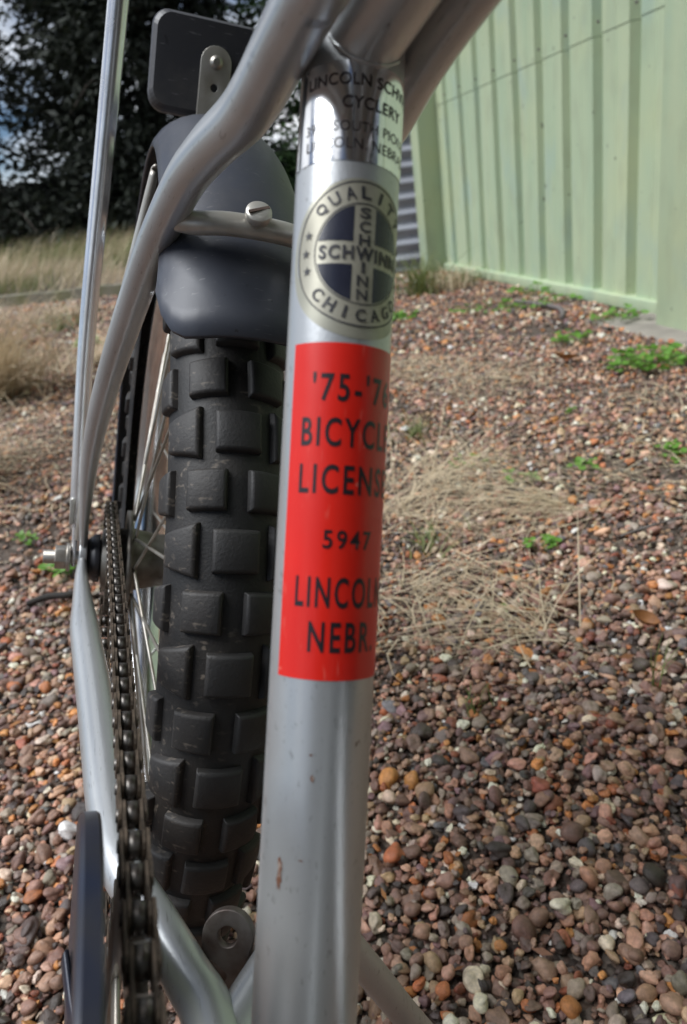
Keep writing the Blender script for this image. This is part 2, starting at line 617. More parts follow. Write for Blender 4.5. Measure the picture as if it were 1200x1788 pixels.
for (s0, s1) in ((-0.218, 2.15), (-2.4, -0.48)):
    ph = 0.1 if s1 > 0 else -2.35
    o = shed_part(sheet(s0 + 0.002, s1, 0.040, 0.862, 0.0, ph), 'lower_sheet')
    o = shed_part(sheet(s0 + 0.002, s1, 0.853, 2.15, 0.0022, ph), 'upper_sheet')
    mb = MB()
    box_wall(mb, s0 + 0.004, s1 - 0.003, -0.06, 0.022, 0.0, 0.041)
    shed_part(mb, 'bottom_channel', bevel=0.003)
    k = 0
    while s0 + 0.10 + k * PITCH < s1:
        mb = MB()
        c = wallp(s0 + 0.09 + k * PITCH + random.uniform(-.004, .004), 0.889 + random.uniform(-.003, .003), 0.008)
        mb.tube([c - WN * 0.004, c + WN * 0.003], [0.005, 0.0035], 8)
        shed_part(mb, 'screw', M['stick'])
        k += 1
mb = MB(); box_wall(mb, 2.153, 2.30, -0.06, 0.115, 0.0, 2.3); shed_part(mb, 'corner_post', bevel=0.004)
mb = MB(); box_wall(mb, -0.478, -0.220, -0.06, 0.112, -0.004, 2.3); shed_part(mb, 'pillar', bevel=0.004)
mb = MB(); box_wall(mb, -2.7, -2.402, -0.06, 0.112, -0.004, 2.3); shed_part(mb, 'pillar', bevel=0.004)
mb = MB(); box_wall(mb, -2.702, 2.28, -0.05, 0.10, 2.152, 2.34); shed_part(mb, 'fascia', bevel=0.004)
mb = MB(); box_wall(mb, -2.75, 2.33, -3.2, 0.45, 2.342, 2.40); shed_part(mb, 'roof', bevel=0.004)  # unseen eave overhang widened to shade the gravel near the camera
mb = MB(); box_wall(mb, 2.20, 2.29, -3.0, -0.062, 0.0, 2.341); shed_part(mb, 'end_wall')
mb = MB(); box_wall(mb, -2.70, -2.61, -3.0, -0.062, 0.0, 2.341); shed_part(mb, 'end_wall')
mb = MB(); box_wall(mb, -2.8, -0.02, -0.9, 0.215, -0.06, 0.006); shed_part(mb, 'concrete_footing', M['concrete'], bevel=0.006)
mb = MB(); c = wallp(-0.20, 0.0, 0.085); mb.tube([c + Vector((0, 0, 0)), c + Vector((0.004, 0, 0.05))], [0.012, 0.012], 10); shed_part(mb, 'pipe_stub', M['darkstick'])

# corrugated iron panel beyond the shed's corner: real corrugations running sideways
cv, cf = [], []
cpx = np.linspace(0.18, 1.6, 6)
nz_ = 200
for j in range(nz_):
    z = 0.0 + 1.75 * j / (nz_ - 1)
    dy = 0.013 * math.sin(2 * math.pi * z / 0.086)
    for x in cpx:
        cv.append((x, 5.02 + dy - 0.06 * x, z))
for j in range(nz_ - 1):
    for i in range(len(cpx) - 1):
        a = j * len(cpx) + i
        cf.append((a, a + 1, a + len(cpx) + 1, a + len(cpx)))
corr = link_mesh('corrugated_fence', mesh_np('corrugated_fence', cv, cf, True), M['corrugated'])
sol = corr.modifiers.new('thickness', 'SOLIDIFY'); sol.thickness = 0.003
tag(corr, 'blue-grey corrugated iron panel behind the far shed corner', 'corrugated fence')

# ------------------------------------------------------------------ dark paling fence
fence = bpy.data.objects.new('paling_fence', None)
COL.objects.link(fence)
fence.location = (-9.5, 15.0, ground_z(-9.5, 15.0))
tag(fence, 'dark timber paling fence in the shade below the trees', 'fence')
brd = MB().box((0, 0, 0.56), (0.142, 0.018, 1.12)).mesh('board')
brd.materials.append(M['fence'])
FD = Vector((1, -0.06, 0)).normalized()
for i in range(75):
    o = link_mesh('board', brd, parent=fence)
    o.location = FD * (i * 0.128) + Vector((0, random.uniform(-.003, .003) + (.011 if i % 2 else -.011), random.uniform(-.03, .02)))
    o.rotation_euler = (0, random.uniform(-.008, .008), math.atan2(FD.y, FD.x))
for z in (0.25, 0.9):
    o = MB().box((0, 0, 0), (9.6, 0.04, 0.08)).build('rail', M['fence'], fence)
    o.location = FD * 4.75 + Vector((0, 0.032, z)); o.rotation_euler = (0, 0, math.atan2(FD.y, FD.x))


# ------------------------------------------------------------------ trees
def leaf_quads(C, D, L, Wd, nrm):
    """quads centred on C, long axis D (unit), half length L, half width Wd, normals nrm"""
    side = np.cross(D, nrm)
    side /= np.linalg.norm(side, axis=1, keepdims=True) + 1e-9
    a = C - D * L[:, None]
    b = C + side * Wd[:, None]
    c = C + D * L[:, None]
    d = C - side * Wd[:, None]
    v = np.stack([a, b, c, d], 1).reshape(-1, 3)
    f = np.arange(len(v)).reshape(-1, 4)
    return v, f


def unit(v):
    return v / (np.linalg.norm(v, axis=-1, keepdims=True) + 1e-9)


def conifer(x, y, h, rad, label, n_bough=240, per=120, z0=0.5, mat='conifer', name='conifer_tree', leaf=(0.05, 0.10), droop=0.3, seed=1, cone=0.85):
    g = np.random.default_rng(seed)
    t = bpy.data.objects.new(name, None)
    COL.objects.link(t)
    gz0 = float(ground_z(x, y))
    t.location = (x, y, gz0)
    tag(t, label, 'tree', 'trees along the fence')
    mb = MB()
    mb.tube([(0, 0, -0.1), (0.05, 0.02, h * 0.35), (-0.04, 0.05, h * 0.7), (0, 0, h * 0.97)], [0.17, 0.13, 0.07, 0.015], 10, 5)
    mb.build('trunk', M['bark'], t)
    CC, DD, NN = [], [], []
    for i in range(n_bough):
        u = g.random() ** 1.15
        z = z0 + (h - z0) * u
        rr = rad * (1 - cone * u) * g.uniform(0.55, 1.1) + 0.25
        az = g.uniform(0, 2 * math.pi)
        d = np.array([math.cos(az), math.sin(az), 0])
        lift = g.uniform(-0.1, 0.45)
        s = np.linspace(0, 1, 5)
        path = np.outer(s * rr, d) + np.stack([0 * s, 0 * s, z + rr * (lift * s - droop * 1.6 * s * s)], 1)
        if i % 14 == 0:
            MB().tube([tuple(p) for p in path], [0.03, 0.025, 0.018, 0.012, 0.005], 5).build('limb', M['bark'], t)
        n = int(per * g.uniform(0.6, 1.3))
        tt = g.uniform(0.12, 1.02, n) ** 0.8
        idx = np.clip(tt * 4, 0, 3.999)
        k = idx.astype(int)
        fr = (idx - k)[:, None]
        P = path[k] * (1 - fr) + path[k + 1] * fr
        spread = 0.10 + 0.22 * rr * (1 - 0.4 * tt)
        P = P + g.normal(0, 1, (n, 3)) * np.stack([spread * 0.55, spread * 0.55, spread * 0.35], 1)
        dirs = unit(d + g.normal(0, 0.7, (n, 3)) + np.array([0, 0, -0.35]))
        CC.append(P); DD.append(dirs); NN.append(unit(g.normal(0, 1, (n, 3))))
    C_, D_, N_ = map(np.concatenate, (CC, DD, NN))
    L = g.uniform(leaf[0], leaf[1], len(C_))
    v, f = leaf_quads(C_, D_, L, L * g.uniform(0.22, 0.5, len(C_)), N_)
    link_mesh('crown', fast_mesh('crown', v, f), M[mat], t)
    return t


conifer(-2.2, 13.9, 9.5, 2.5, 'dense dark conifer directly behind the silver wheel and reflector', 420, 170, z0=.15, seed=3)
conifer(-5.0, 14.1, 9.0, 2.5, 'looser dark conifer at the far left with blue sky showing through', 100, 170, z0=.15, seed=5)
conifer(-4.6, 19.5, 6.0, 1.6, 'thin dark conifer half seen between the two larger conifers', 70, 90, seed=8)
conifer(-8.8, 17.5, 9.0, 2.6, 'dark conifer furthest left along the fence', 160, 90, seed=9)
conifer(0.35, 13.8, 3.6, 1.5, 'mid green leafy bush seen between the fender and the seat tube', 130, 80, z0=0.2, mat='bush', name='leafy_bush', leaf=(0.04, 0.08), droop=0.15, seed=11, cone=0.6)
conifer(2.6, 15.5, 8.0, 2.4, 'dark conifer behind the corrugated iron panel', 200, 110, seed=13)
# cypresses added out of view, standing in for a person blocking fill light
for q, (x, y, h_) in enumerate(((.85, -1.55, 4.6), (1.75, -1.15, 5.0), (.0, -2.2, 2.6), (2.8, -1.9, 5.0))):
    conifer(x, y, h_, .8, ('second', 'third', 'lowest', 'tallest')[q] + ' of the dark cypresses added behind the camera to block fill light', 230, 100, z0=.1, name='light_blocking_cypress', leaf=(.03, .06), cone=.6, seed=20 + q)

# ------------------------------------------------------------------ bicycle
# bike frame: x = rider's left, y = rearwards, z = up, origin at the bottom bracket
BM = Matrix(((0.933249, -0.229014, 0.276766), (0.222818, 0.973359, 0.05408), (-0.281777, 0.011198, 0.959414)))
GP = Vector((0, 0.40315, -0.24925))          # rear tyre contact
AX = Vector((0, 0.40616, 0.00873))           # rear axle
bike = bpy.data.objects.new('bicycle', None)
COL.objects.link(bike)
bike.matrix_world = Matrix.Translation((-0.1975, 0.49055, 0.0)) @ BM.to_4x4()
tag(bike, 'silver vintage bicycle with knobbly tyre and stickers, leaning on its kickstand', 'bicycle')


def bpart(mb, name, mat, bevel=0, label=None, at=None):
    o = mb.build(name, M[mat], bike, bevel=bevel)
    o.location = (at if at is not None else Vector((0, 0, 0))) - GP
    if label:
        o['label'] = label
    return o


# --- frame tubes
SA = R(70)
U = Vector((0, math.cos(SA), math.sin(SA)))
EF = Vector((0, -math.sin(SA), math.cos(SA)))
EX = Vector((1, 0, 0))
RT_ = 0.013


def on_tube(s, ang, r=RT_):
    return U * s + (EF * math.cos(ang) + EX * math.sin(ang)) * r


seat_tube = bpart(MB().tube([U * (-0.005 + 0.36 * i / 24) for i in range(25)], RT_, 64), 'seat_tube', 'silver')
TT = lambda y: Vector((0, y, 0.2805 + 0.34 * (0.1 - y)))
bpart(MB().tube([TT(0.098), TT(0.0), TT(-0.1), TT(-0.2), TT(-0.30)], 0.0102, 40), 'top_tube', 'silver')
# weld fillet where the top tube meets the seat tube
wm = MB()
ring = []
for k in range(33):
    a = 2 * math.pi * k / 32
    d = Vector((0, -1, 0.34)).normalized()
    e1 = EX
    e2 = d.cross(e1)
    # walk out along the tube surface until it leaves the seat tube
    off = e1 * math.cos(a) * 0.0103 + e2 * math.sin(a) * 0.0103
    p = TT(0.098) + off
    for _ in range(60):
        q = p - U * p.dot(U)
        if q.length > RT_ + 0.0004:
            break
        p = p + d * 0.0006
    ring.append(p)
wm.tube(ring, [0.00045 + 0.0001 * math.sin(k * 2.3) for k in range(33)], 10, 3, cap=False)
bpart(wm, 'weld_bead', 'silver')
stay_r = [0.0072, 0.0072, 0.0073, 0.0074, 0.0076, 0.0078, 0.0078, 0.0077, 0.0076, 0.0072, 0.0066, 0.006, 0.006, 0.006]
stay_p = [(-.0165, -.28, .395), (-.0176, .03, .2960), (-.0186, .075, .2822), (-.0192, .100, .2752), (-.0199, .120, .2690), (-.0212, .141, .2642), (-.0257, .175, .2571), (-.0305, .21, .2457), (-.0375, .257, .2178), (-.0463, .305, .1716), (-.0530, .335, .1325), (-.0574, .365, .0918), (-.0589, .39, .0455), (-.0584, .4045, .0145)]
flt = ((1, 0, 0), [1] * 11 + [0.9, 0.55, 0.42])
stay_q = [(-.0165, -.28, .395), (-.0172, .02, .3095), (-.0176, .075, .2925), (-.0186, .105, .2815), (-.0212, .13, .2722), (-.0236, .155, .2645), (-.0296, .195, .2495), (-.0347, .235, .2290), (-.0405, .27, .2025), (-.0475, .305, .1700), (-.0534, .335, .1335), (-.0574, .365, .0918), (-.0589, .39, .0455), (-.0584, .4045, .0145)]
for sg in (1, -1):
    bpart(MB().tube([(x * sg, y, z) for x, y, z in (stay_p if sg > 0 else stay_q)], stay_r, 28, 6, flat=flt), 'seat_stay', 'silver')
cs_p = [(-.0584, .4045, .0095), (-.0588, .375, .0082), (-.0568, .335, .0072), (-.0551, .306, .0066), (-.0497, .2473, .0053), (-.0460, .2006, .0043), (-.0428, .158, .0033), (-.0385, .128, .0028), (-.0285, .104, .0022), (-.0185, .0785, .0017), (-.0125, .0605, .0013), (-.010, .02, .0)]
cs_r = [.006, .0068, .0076, .0082, .0088, .0088, .0085, .0080, .0078, .0080, .0085, .0085]
flc = ((1, 0, 0), [0.42, 0.6, 0.85, 1, 1, 1, 1, 1, 1, 1, 1, 1])
for sg in (1, -1):
    bpart(MB().tube([(x * sg, y, z) for x, y, z in cs_p], cs_r, 28, 6, flat=flc), 'chainstay', 'silver')
    mb = MB()
    mb.lathe_x([(-0.0025, 0.0), (-0.0025, 0.015), (0.0025, 0.015), (0.0025, 0.0)], 28, (sg * 0.0585, AX.y - 0.001, AX.z + 0.001), smooth=False)
    bpart(mb, 'dropout', 'silver', bevel=0.0008)
bpart(MB().tube([(-.0322, .2300, .2345), (-.024, .2215, .2340), (-.010, .2175, .2358), (.010, .2175, .2358), (.024, .2215, .2340), (.0345, .2290, .2315)], [.0046, .0049, .0052, .0052, .0049, .0046], 24, 6, flat=((0, -.7, .7), [1, .9, .8, .8, .9, 1])), 'stay_bridge', 'pale_steel')
bolt_d = Vector((-0.12, -0.74, 0.66)).normalized()
bc = Vector((0.0002, .2125, .2398))
bolt = bpart(MB().tube([bc, bc + bolt_d * .0012, bc + bolt_d * .0036, bc + bolt_d * .0044], [.0050, .0054, .0052, .0036], 24), 'fender_bolt', 'pale_steel', bevel=0.0003)
sl = MB().box(bc + bolt_d * .0045, (.0090, .0012, .0008), Matrix.Rotation(R(48), 3, 'X') @ Matrix.Rotation(R(25), 3, 'Z')).build('slot', M['rusty'], bolt)
bpart(MB().tube([(-.024, .090, -.010), (.024, .090, -.010)], .0055, 24), 'chainstay_bridge', 'rusty')
# bracket tab with a hole, on the chainstay bridge
tm = MB()
tc_ = Vector((-0.0030, .0900, .0040))
tn = Vector((-0.42, -0.80, 0.42)).normalized()
te1 = tn.cross(Vector((0, 0, 1))).normalized()
te2 = te1.cross(tn)
NN_ = 36
vs = []
for side in (0, 1):
    for rr_ in (0.0034, 0.0090):
        for k in range(NN_):
            a = 2 * math.pi * k / NN_
            ext = 1.0
            p = te1 * math.cos(a) * rr_ + te2 * math.sin(a) * rr_
            if rr_ > 0.005 and math.sin(a) * te2.z < -0.2:
                p = p + Vector((0, 0, -0.012 * min(1, (abs(math.sin(a)) - 0.2) * 1.6)))
            vs.append(tc_ + p + tn * (0.0022 if side else -0.0022))
fs = []
for k in range(NN_):
    k2 = (k + 1) % NN_
    i = lambda s, r_, q: (s * 2 + r_) * NN_ + q
    fs += [(i(1, 0, k), i(1, 1, k), i(1, 1, k2), i(1, 0, k2)), (i(0, 0, k), i(0, 0, k2), i(0, 1, k2), i(0, 1, k)),
           (i(0, 1, k), i(0, 1, k2), i(1, 1, k2), i(1, 1, k)), (i(0, 0, k), i(1, 0, k), i(1, 0, k2), i(0, 0, k2))]
tm.add(vs, fs)
bpart(tm, 'bracket_tab', 'tab', bevel=0.0006, label='grimy grey bracket tab with a round hole')
bpart(MB().lathe_x([(-.036, 0), (-.036, .0215), (.036, .0215), (.036, 0)], 40, smooth=False), 'bottom_bracket_shell', 'silver', bevel=0.001)
HT0, HT1 = Vector((0, -.475, .32)), Vector((0, -.435, .46))
bpart(MB().tube([(0, -.01, .004), HT0 + (HT1 - HT0) * .12], .0143, 32), 'down_tube', 'silver')
HT1 = TT(-.30) + Vector((0, -.018, .03)); HT0 = HT1 + Vector((0, -.045, -.125))
bpart(MB().tube([HT0, HT1], .016, 32), 'head_tube', 'silver')

# --- kickstand
bpart(MB().tube([(.016, .0975, .0250), (.030, .0965, .0055), (.056, .0945, -.0275), (.0890, .0917, -.0690), (.150, .088, -.139), (.205, .083, -.215), (.2215, .078, -.2265)], [.0066, .0064, .0060, .0058, .0055, .0055, .0050], 20, 6), 'kickstand', 'silver')

bpart(MB().tube([(-.010, .052, -.003), (.030, .098, .004)], .0095, 24), 'kickstand_sleeve', 'silver')

# --- wheel
def tyre_profile():
    pr = []
    for k in range(29):
        a = R(-118 + 236 * k / 28)
        pr.append((0.0258 * math.sin(a) * (1 - 0.06 * math.cos(a) ** 8), 0.2300 + 0.0243 * math.cos(a)))
    return pr


def knob(phi0, phi1, h, arc, skew=0.0, taper=0.86):
    """a tread block on the tyre's skin between two section angles (radians), arc long (radians about the axle)"""
    nx, ny = 4, 2
    vs, fs = [], []
    for lvl in (0, 1, 2):
        sc = (1.08, 1.0, taper)[lvl]
        hh = (-0.0012, h * 0.72, h)[lvl]
        for j in range(ny + 1):
            for i in range(nx + 1):
                u = (i / nx * 2 - 1) * sc
                v = (j / ny * 2 - 1) * sc
                ph = (phi0 + phi1) / 2 + u * (phi1 - phi0) / 2
                th = v * arc / 2 * (1 - skew * u)
                rr_ = 0.2300 + (0.0243 + hh) * math.cos(ph)
                x = (0.0258 + hh) * math.sin(ph)
                vs.append((x, -rr_ * math.cos(th), rr_ * math.sin(th)))
    m = (nx + 1) * (ny + 1)
    for j in range(ny):
        for i in range(nx):
            a = 2 * m + j * (nx + 1) + i
            fs.append((a, a + 1, a + nx + 2, a + nx + 1))
    rim = [i for i in range(nx + 1)] + [(j + 1) * (nx + 1) - 1 for j in range(1, ny + 1)] + [ny * (nx + 1) + i for i in range(nx - 1, -1, -1)] + [j * (nx + 1) for j in range(ny - 1, 0, -1)]
    for lv in (0, 1):
        for q in range(len(rim)):
            a, b_ = rim[q], rim[(q + 1) % len(rim)]
            fs.append((lv * m + a, lv * m + b_, (lv + 1) * m + b_, (lv + 1) * m + a))
    return MB().add(vs, fs)


KN = [  # section angles, height, arc, skew, phase in the period
    (R(-20), R(20), .0034, .068, 0.0, 0.0),
    (R(34), R(70), .0035, .072, 0.22, 0.0), (R(-70), R(-34), .0035, .072, -0.22, 0.0),
    (R(10), R(45), .0035, .066, 0.0, 0.5), (R(-45), R(-10), .0035, .066, 0.0, 0.5),
    (R(66), R(94), .0034, .072, 0.1, 0.5), (R(-94), R(-66), .0034, .072, -0.1, 0.5)]
knob_me = []
for a in KN:
    me = knob(*a[:5]).mesh('tread_block')
    bm = bmesh.new(); bm.from_mesh(me)
    bmesh.ops.recalc_face_normals(bm, faces=bm.faces)
    es = [e for e in bm.edges if len(e.link_faces) == 2 and e.calc_face_angle(0) > .6]
    bmesh.ops.bevel(bm, geom=es, offset=.0004, segments=1, affect='EDGES')
    bm.to_mesh(me); bm.free()
    me.polygons.foreach_set('use_smooth', [True] * len(me.polygons))
    me.set_sharp_from_angle(angle=R(35))
    me.materials.append(M['tread'])
    knob_me.append(me)
NP, TH0 = 32, 0.6174


def spoke_mesh(k, n=36):
    a = 2 * math.pi * k / n
    side = 1 if k % 2 else -1
    hub_a = a + (0.55 if (k // 2) % 2 else -0.55)
    p0 = Vector((side * .026, -.029 * math.cos(hub_a), .029 * math.sin(hub_a)))
    p1 = Vector((side * .003, -.1985 * math.cos(a), .1985 * math.sin(a)))
    return MB().tube([p0, p1], .0011, 6)


def wheel(centre, full=True, turn=0.0):
    ty = bpart(MB().lathe_x(tyre_profile(), 160), 'tyre', 'tyre', at=centre)
    if full:
        for p in range(NP):
            for a, me in zip(KN, knob_me):
                o = link_mesh('tread_block', me, parent=ty)
                th = TH0 - (p + a[5]) * 2 * math.pi / NP
                o.rotation_euler = (-th, 0, 0)
    else:
        kv = MB()
        for p in range(NP):
            for a, me in zip(KN, knob_me):
                Rm_ = Matrix.Rotation(-(p + a[5]) * 2 * math.pi / NP, 3, 'X')
                kv.add([Rm_ @ v.co for v in me.vertices], [tuple(q.vertices) for q in me.polygons])
        o = kv.build('tread_blocks', M['tyre'], ty)
        o['kind'] = 'stuff'
    rp = [(-.0165, .207), (-.0155, .2085), (-.0135, .207), (-.0125, .2005), (-.006, .1965), (.006, .1965), (.0125, .2005), (.0135, .207), (.0155, .2085), (.0165, .207), (.0150, .1985), (.0075, .1935), (-.0075, .1935), (-.0150, .1985)]
    bpart(MB().lathe_x(rp, 120, closed=True), 'rim', 'chrome', at=centre)
    hp = [(-.048, .008), (-.046, .0205), (-.031, .0215), (-.0305, .034), (-.0275, .034), (-.026, .022), (-.010, .0185), (.012, .0185), (.024, .022), (.0255, .034), (.0285, .034), (.029, .0215), (.046, .019), (.048, .008)]
    bpart(MB().lathe_x(hp, 40, smooth=True), 'hub', 'hub_steel', at=centre)
    for k in range(36):
        bpart(spoke_mesh(k), 'spoke', 'dull_steel', at=centre)
    bpart(MB().lathe_x([(-.084, 0), (-.084, .0042), (-.0835, .0047), (.0835, .0047), (.084, .0042), (.084, 0)], 20), 'axle', 'dull_steel', at=centre)
    return ty


wheel(AX)
for sg in (-1, 1):
    mb = MB()
    for (x0, x1, r_) in ((.0668, .0692, .0098), (.0692, .0765, .0083)):
        n_ = 6 if r_ < .009 else 24
        mb.lathe_x([(sg * x0, 0), (sg * x0, r_), (sg * x1, r_), (sg * x1, 0)], n_, smooth=False)
    bpart(mb, 'axle_nut', 'dull_steel', bevel=0.0006, at=AX)
bpart(MB().lathe_x([(-.0560, .0), (-.0560, .0125), (-.051, .0165), (-.0475, .0165), (-.0475, .0)], 32, smooth=False), 'dust_cap', 'black_plastic', bevel=0.0008, at=AX)


def gear(r, teeth, thick, hole, n_sub=4, tooth=0.0034):
    mb = MB()
    prof = []
    for k in range(teeth * n_sub):
        q = k % n_sub
        a = 2 * math.pi * k / (teeth * n_sub)
        prof.append((a, r - 0.0045 + (tooth + 0.0035 if q in (0, 1) else 0.0)))
    vs = []
    n_ = len(prof)
    for x in (-thick / 2, thick / 2):
        vs += [(x, rr_ * math.cos(a), rr_ * math.sin(a)) for a, rr_ in prof]
        vs += [(x, hole * math.cos(a), hole * math.sin(a)) for a, rr_ in prof]
    fs = []
    for k in range(n_):
        k2 = (k + 1) % n_
        fs += [(k, k2, 2 * n_ + k2, 2 * n_ + k), (n_ + k, 3 * n_ + k, 3 * n_ + k2, n_ + k2), (k, n_ + k, n_ + k2, k2), (2 * n_ + k, 2 * n_ + k2, 3 * n_ + k2, 3 * n_ + k)]
    return mb.add(vs, fs)


CHX = -0.042
R1, R2 = 0.0366, 0.0890
bpart(gear(R1, 18, .0028, .012), 'sprocket', 'chain', at=AX + Vector((CHX, 0, 0)))
ringm = gear(R2, 44, .0030, .066)
for k in range(5):
    a = 2 * math.pi * k / 5 + .3
    ringm.tube([(0, .015 * math.cos(a), .015 * math.sin(a)), (0, .068 * math.cos(a), .068 * math.sin(a))], [.010, .006], 8, flat=((1, 0, 0), [.2, .2]))
bpart(ringm, 'chainring', 'dull_steel', at=Vector((CHX, 0, 0)))
# guard disc outside the chainring: rolled black rim
gr = [(-.0502, .0998), (-.0500, .1032), (-.0508, .1038), (-.0540, .1038), (-.0551, .1031), (-.0555, .1012), (-.0555, .094), (-.0550, .070), (-.0540, .070), (-.0544, .093), (-.0537, .0993), (-.0520, .0998)]
bpart(MB().lathe_x(gr, 120, closed=True), 'chain_guard', 'black_paint', label='black disc chain guard with scuffed rim').data.set_sharp_from_angle(angle=R(24))
gm = MB()
for k in range(5):
    a = 2 * math.pi * k / 5 + .3
    gm.tube([(-.047, .02 * math.cos(a), .02 * math.sin(a)), (-.0565, .075 * math.cos(a), .075 * math.sin(a))], [.009, .006], 8, flat=((1, 0, 0), [.2, .2]))
bpart(gm, 'guard_spider', 'black_paint')

# --- chain
d_ = math.hypot(AX.y, AX.z)
base = math.atan2(AX.z, AX.y)
al = math.acos((R2 - R1) / d_)
path = []
def arc_pts(c, r, a0, a1, n):
    return [(c[0] + r * math.cos(a0 + (a1 - a0) * k / n), c[1] + r * math.sin(a0 + (a1 - a0) * k / n)) for k in range(n + 1)]
path += arc_pts((0, 0), R2, base + al, base + 2 * math.pi - al, 160)
path += arc_pts((AX.y, AX.z), R1, base - al, base + al, 60)
path.append(path[0])
pp = np.array(path)
seg = np.linalg.norm(np.diff(pp, axis=0), axis=1)
cum = np.concatenate([[0], np.cumsum(seg)])
nl = int(round(cum[-1] / 0.0127 / 2) * 2)
def on_path(q):
    q = q % cum[-1]
    return np.array([np.interp(q, cum, pp[:, 0]), np.interp(q, cum, pp[:, 1])])


def link_me(outer):
    mb = MB()
    p_ = 0.0127
    hw = 0.0041
    outline = []
    for k in range(9):
        a = math.pi / 2 + math.pi * k / 8
        outline.append((hw * math.cos(a), hw * math.sin(a)))
    outline.append((p_ * .5, -hw * .68))
    for k in range(9):
        a = -math.pi / 2 + math.pi * k / 8
        outline.append((p_ + hw * math.cos(a), hw * math.sin(a)))
    outline.append((p_ * .5, hw * .68))
    n_ = len(outline)
    for sg in (-1, 1):
        x0, x1 = (0.0028, 0.0036) if outer else (0.0018, 0.0026)
        vs = [(sg * x0, y, z) for y, z in outline] + [(sg * x1, y, z) for y, z in outline]
        mb.add(vs, [tuple(range(n_)), tuple(range(2 * n_ - 1, n_ - 1, -1))] + [(k, (k + 1) % n_, n_ + (k + 1) % n_, n_ + k) for k in range(n_)])
    return mb


inner = link_me(False)
outer_ = link_me(True)
inner_me, outer_me = inner.mesh('chain_link'), outer_.mesh('chain_link')
for me in (inner_me, outer_me):
    bm = bmesh.new(); bm.from_mesh(me); bmesh.ops.recalc_face_normals(bm, faces=bm.faces); bm.to_mesh(me); bm.free()
    me.materials.append(M['chain'])
rol = MB().lathe_x([(-.0017, 0), (-.0017, .0036), (.0017, .0036), (.0017, 0)], 14).lathe_x([(-.0041, 0), (-.0041, .0017), (.0041, .0017), (.0041, 0)], 10).mesh('roller')
rol.materials.append(M['pin'])
for i in range(nl):
    a = on_path(i * cum[-1] / nl)
    b_ = on_path((i + 1) * cum[-1] / nl)
    o = link_mesh('chain_link', outer_me if i % 2 else inner_me, parent=bike)
    o.location = Vector((CHX, a[0], a[1])) - GP
    o.rotation_euler = (math.atan2(b_[1] - a[1], b_[0] - a[0]), 0, 0)
    r_ = link_mesh('roller', rol, parent=o)

# --- crank and pedals
ca = R(125)
for sg in (1, -1):
    e = Vector((0, math.cos(ca) * .165, math.sin(ca) * .165)) * sg
    bpart(MB().tube([(sg * .030, 0, 0), (sg * .060, 0, 0), Vector((sg * .068, 0, 0)) + e * .15, Vector((sg * .074, 0, 0)) + e * .6, Vector((sg * .076, 0, 0)) + e], [.010, .011, .011, .009, .011], 16, 5), 'crank_arm', 'chrome')
    pc = Vector((sg * .135, 0, 0)) + e
    pm = bpart(MB().box((0, 0, 0), (.085, .022, .020)).box((0, .035, 0), (.085, .018, .024)).box((0, -.035, 0), (.085, .018, .024)).box((-.044, 0, 0), (.003, .088, .024)).box((.044, 0, 0), (.003, .088, .024)), 'pedal', 'black_plastic', at=pc)

# --- fender
def fender():
    nth, nx = 60, 14
    vs, fs = [], []
    for i in range(nth + 1):
        th_c = R(40.8) + (R(205) - R(40.8)) * i / nth
        for j in range(nx + 1):
            u = -1 + 2 * j / nx
            w_ = u * R(80)
            lead = R(6.0) * max(0, (abs(u) - 0.45) / 0.55) ** 2.4 * (1 - i / nth) ** 12
            th = th_c + lead
            fl = math.exp(-i / nth * 22)
            x = .0345 * math.sin(w_) * (1 + .07 * fl)
            h = .0265 * (1 - (1 - math.cos(w_)) * (1 - .22 * fl))
            r_ = .2605 + h
            vs.append((x, -r_ * math.cos(th), r_ * math.sin(th)))
    for i in range(nth):
        for j in range(nx):
            a = i * (nx + 1) + j
            fs.append((a, a + 1, a + nx + 2, a + nx + 1))
    return MB().add(vs, fs, True)


fo = bpart(fender(), 'fender', 'fender', at=AX)
sm = fo.modifiers.new('thickness', 'SOLIDIFY'); sm.thickness = .0022; sm.offset = -1
for sg in (-1, 1):
    p0 = Vector((sg * .0352, .352, .246))
    p1 = Vector((sg * .0625, .4035, .024))
    mb = MB().tube([p0 + Vector((sg * -.002, -.004, .012)), p0, p0 + (p1 - p0) * .5 + Vector((sg * .003, 0, 0)), p1], [.0034, .0036, .0034, .0034], 14, 5, flat=((1, 0, 0), [.5, .7, 1, .8]))
    bpart(mb, 'fender_brace', 'pale_steel')

# --- sissy bar struts up to the saddle
for sg in (-1, 1):
    st = [(-.0645, .4062, .0040), (-.0645, .4060, .030), (-.0640, .4058, .0516), (-.0637, .403, .155), (-.0600, .396, .255), (-.0567, .388, .342), (-.053, .378, .46), (-.052, .376, .56)]
    bpart(MB().tube([(x * -sg, y, z) for x, y, z in st], [.0055, .0052, .0050, .0051, .0054, .0056, .0056, .0056], 24, 6, flat=((1, 0, 0), [.3, .4, .95, 1, 1, 1, 1, 1])), 'sissy_bar_strut', 'strut')
    pl = MB().box((sg * .0672, .4062, .044), (.0026, .0135, .018))
    bpart(pl, 'strut_clip', 'pale_steel', bevel=.0007)
bpart(MB().tube([(-.052, .376, .56), (-.050, .374, .60), (-.03, .372, .63), (.03, .372, .63), (.050, .374, .60), (.052, .376, .56)], .0056, 20, 8), 'sissy_bar_hoop', 'chrome')

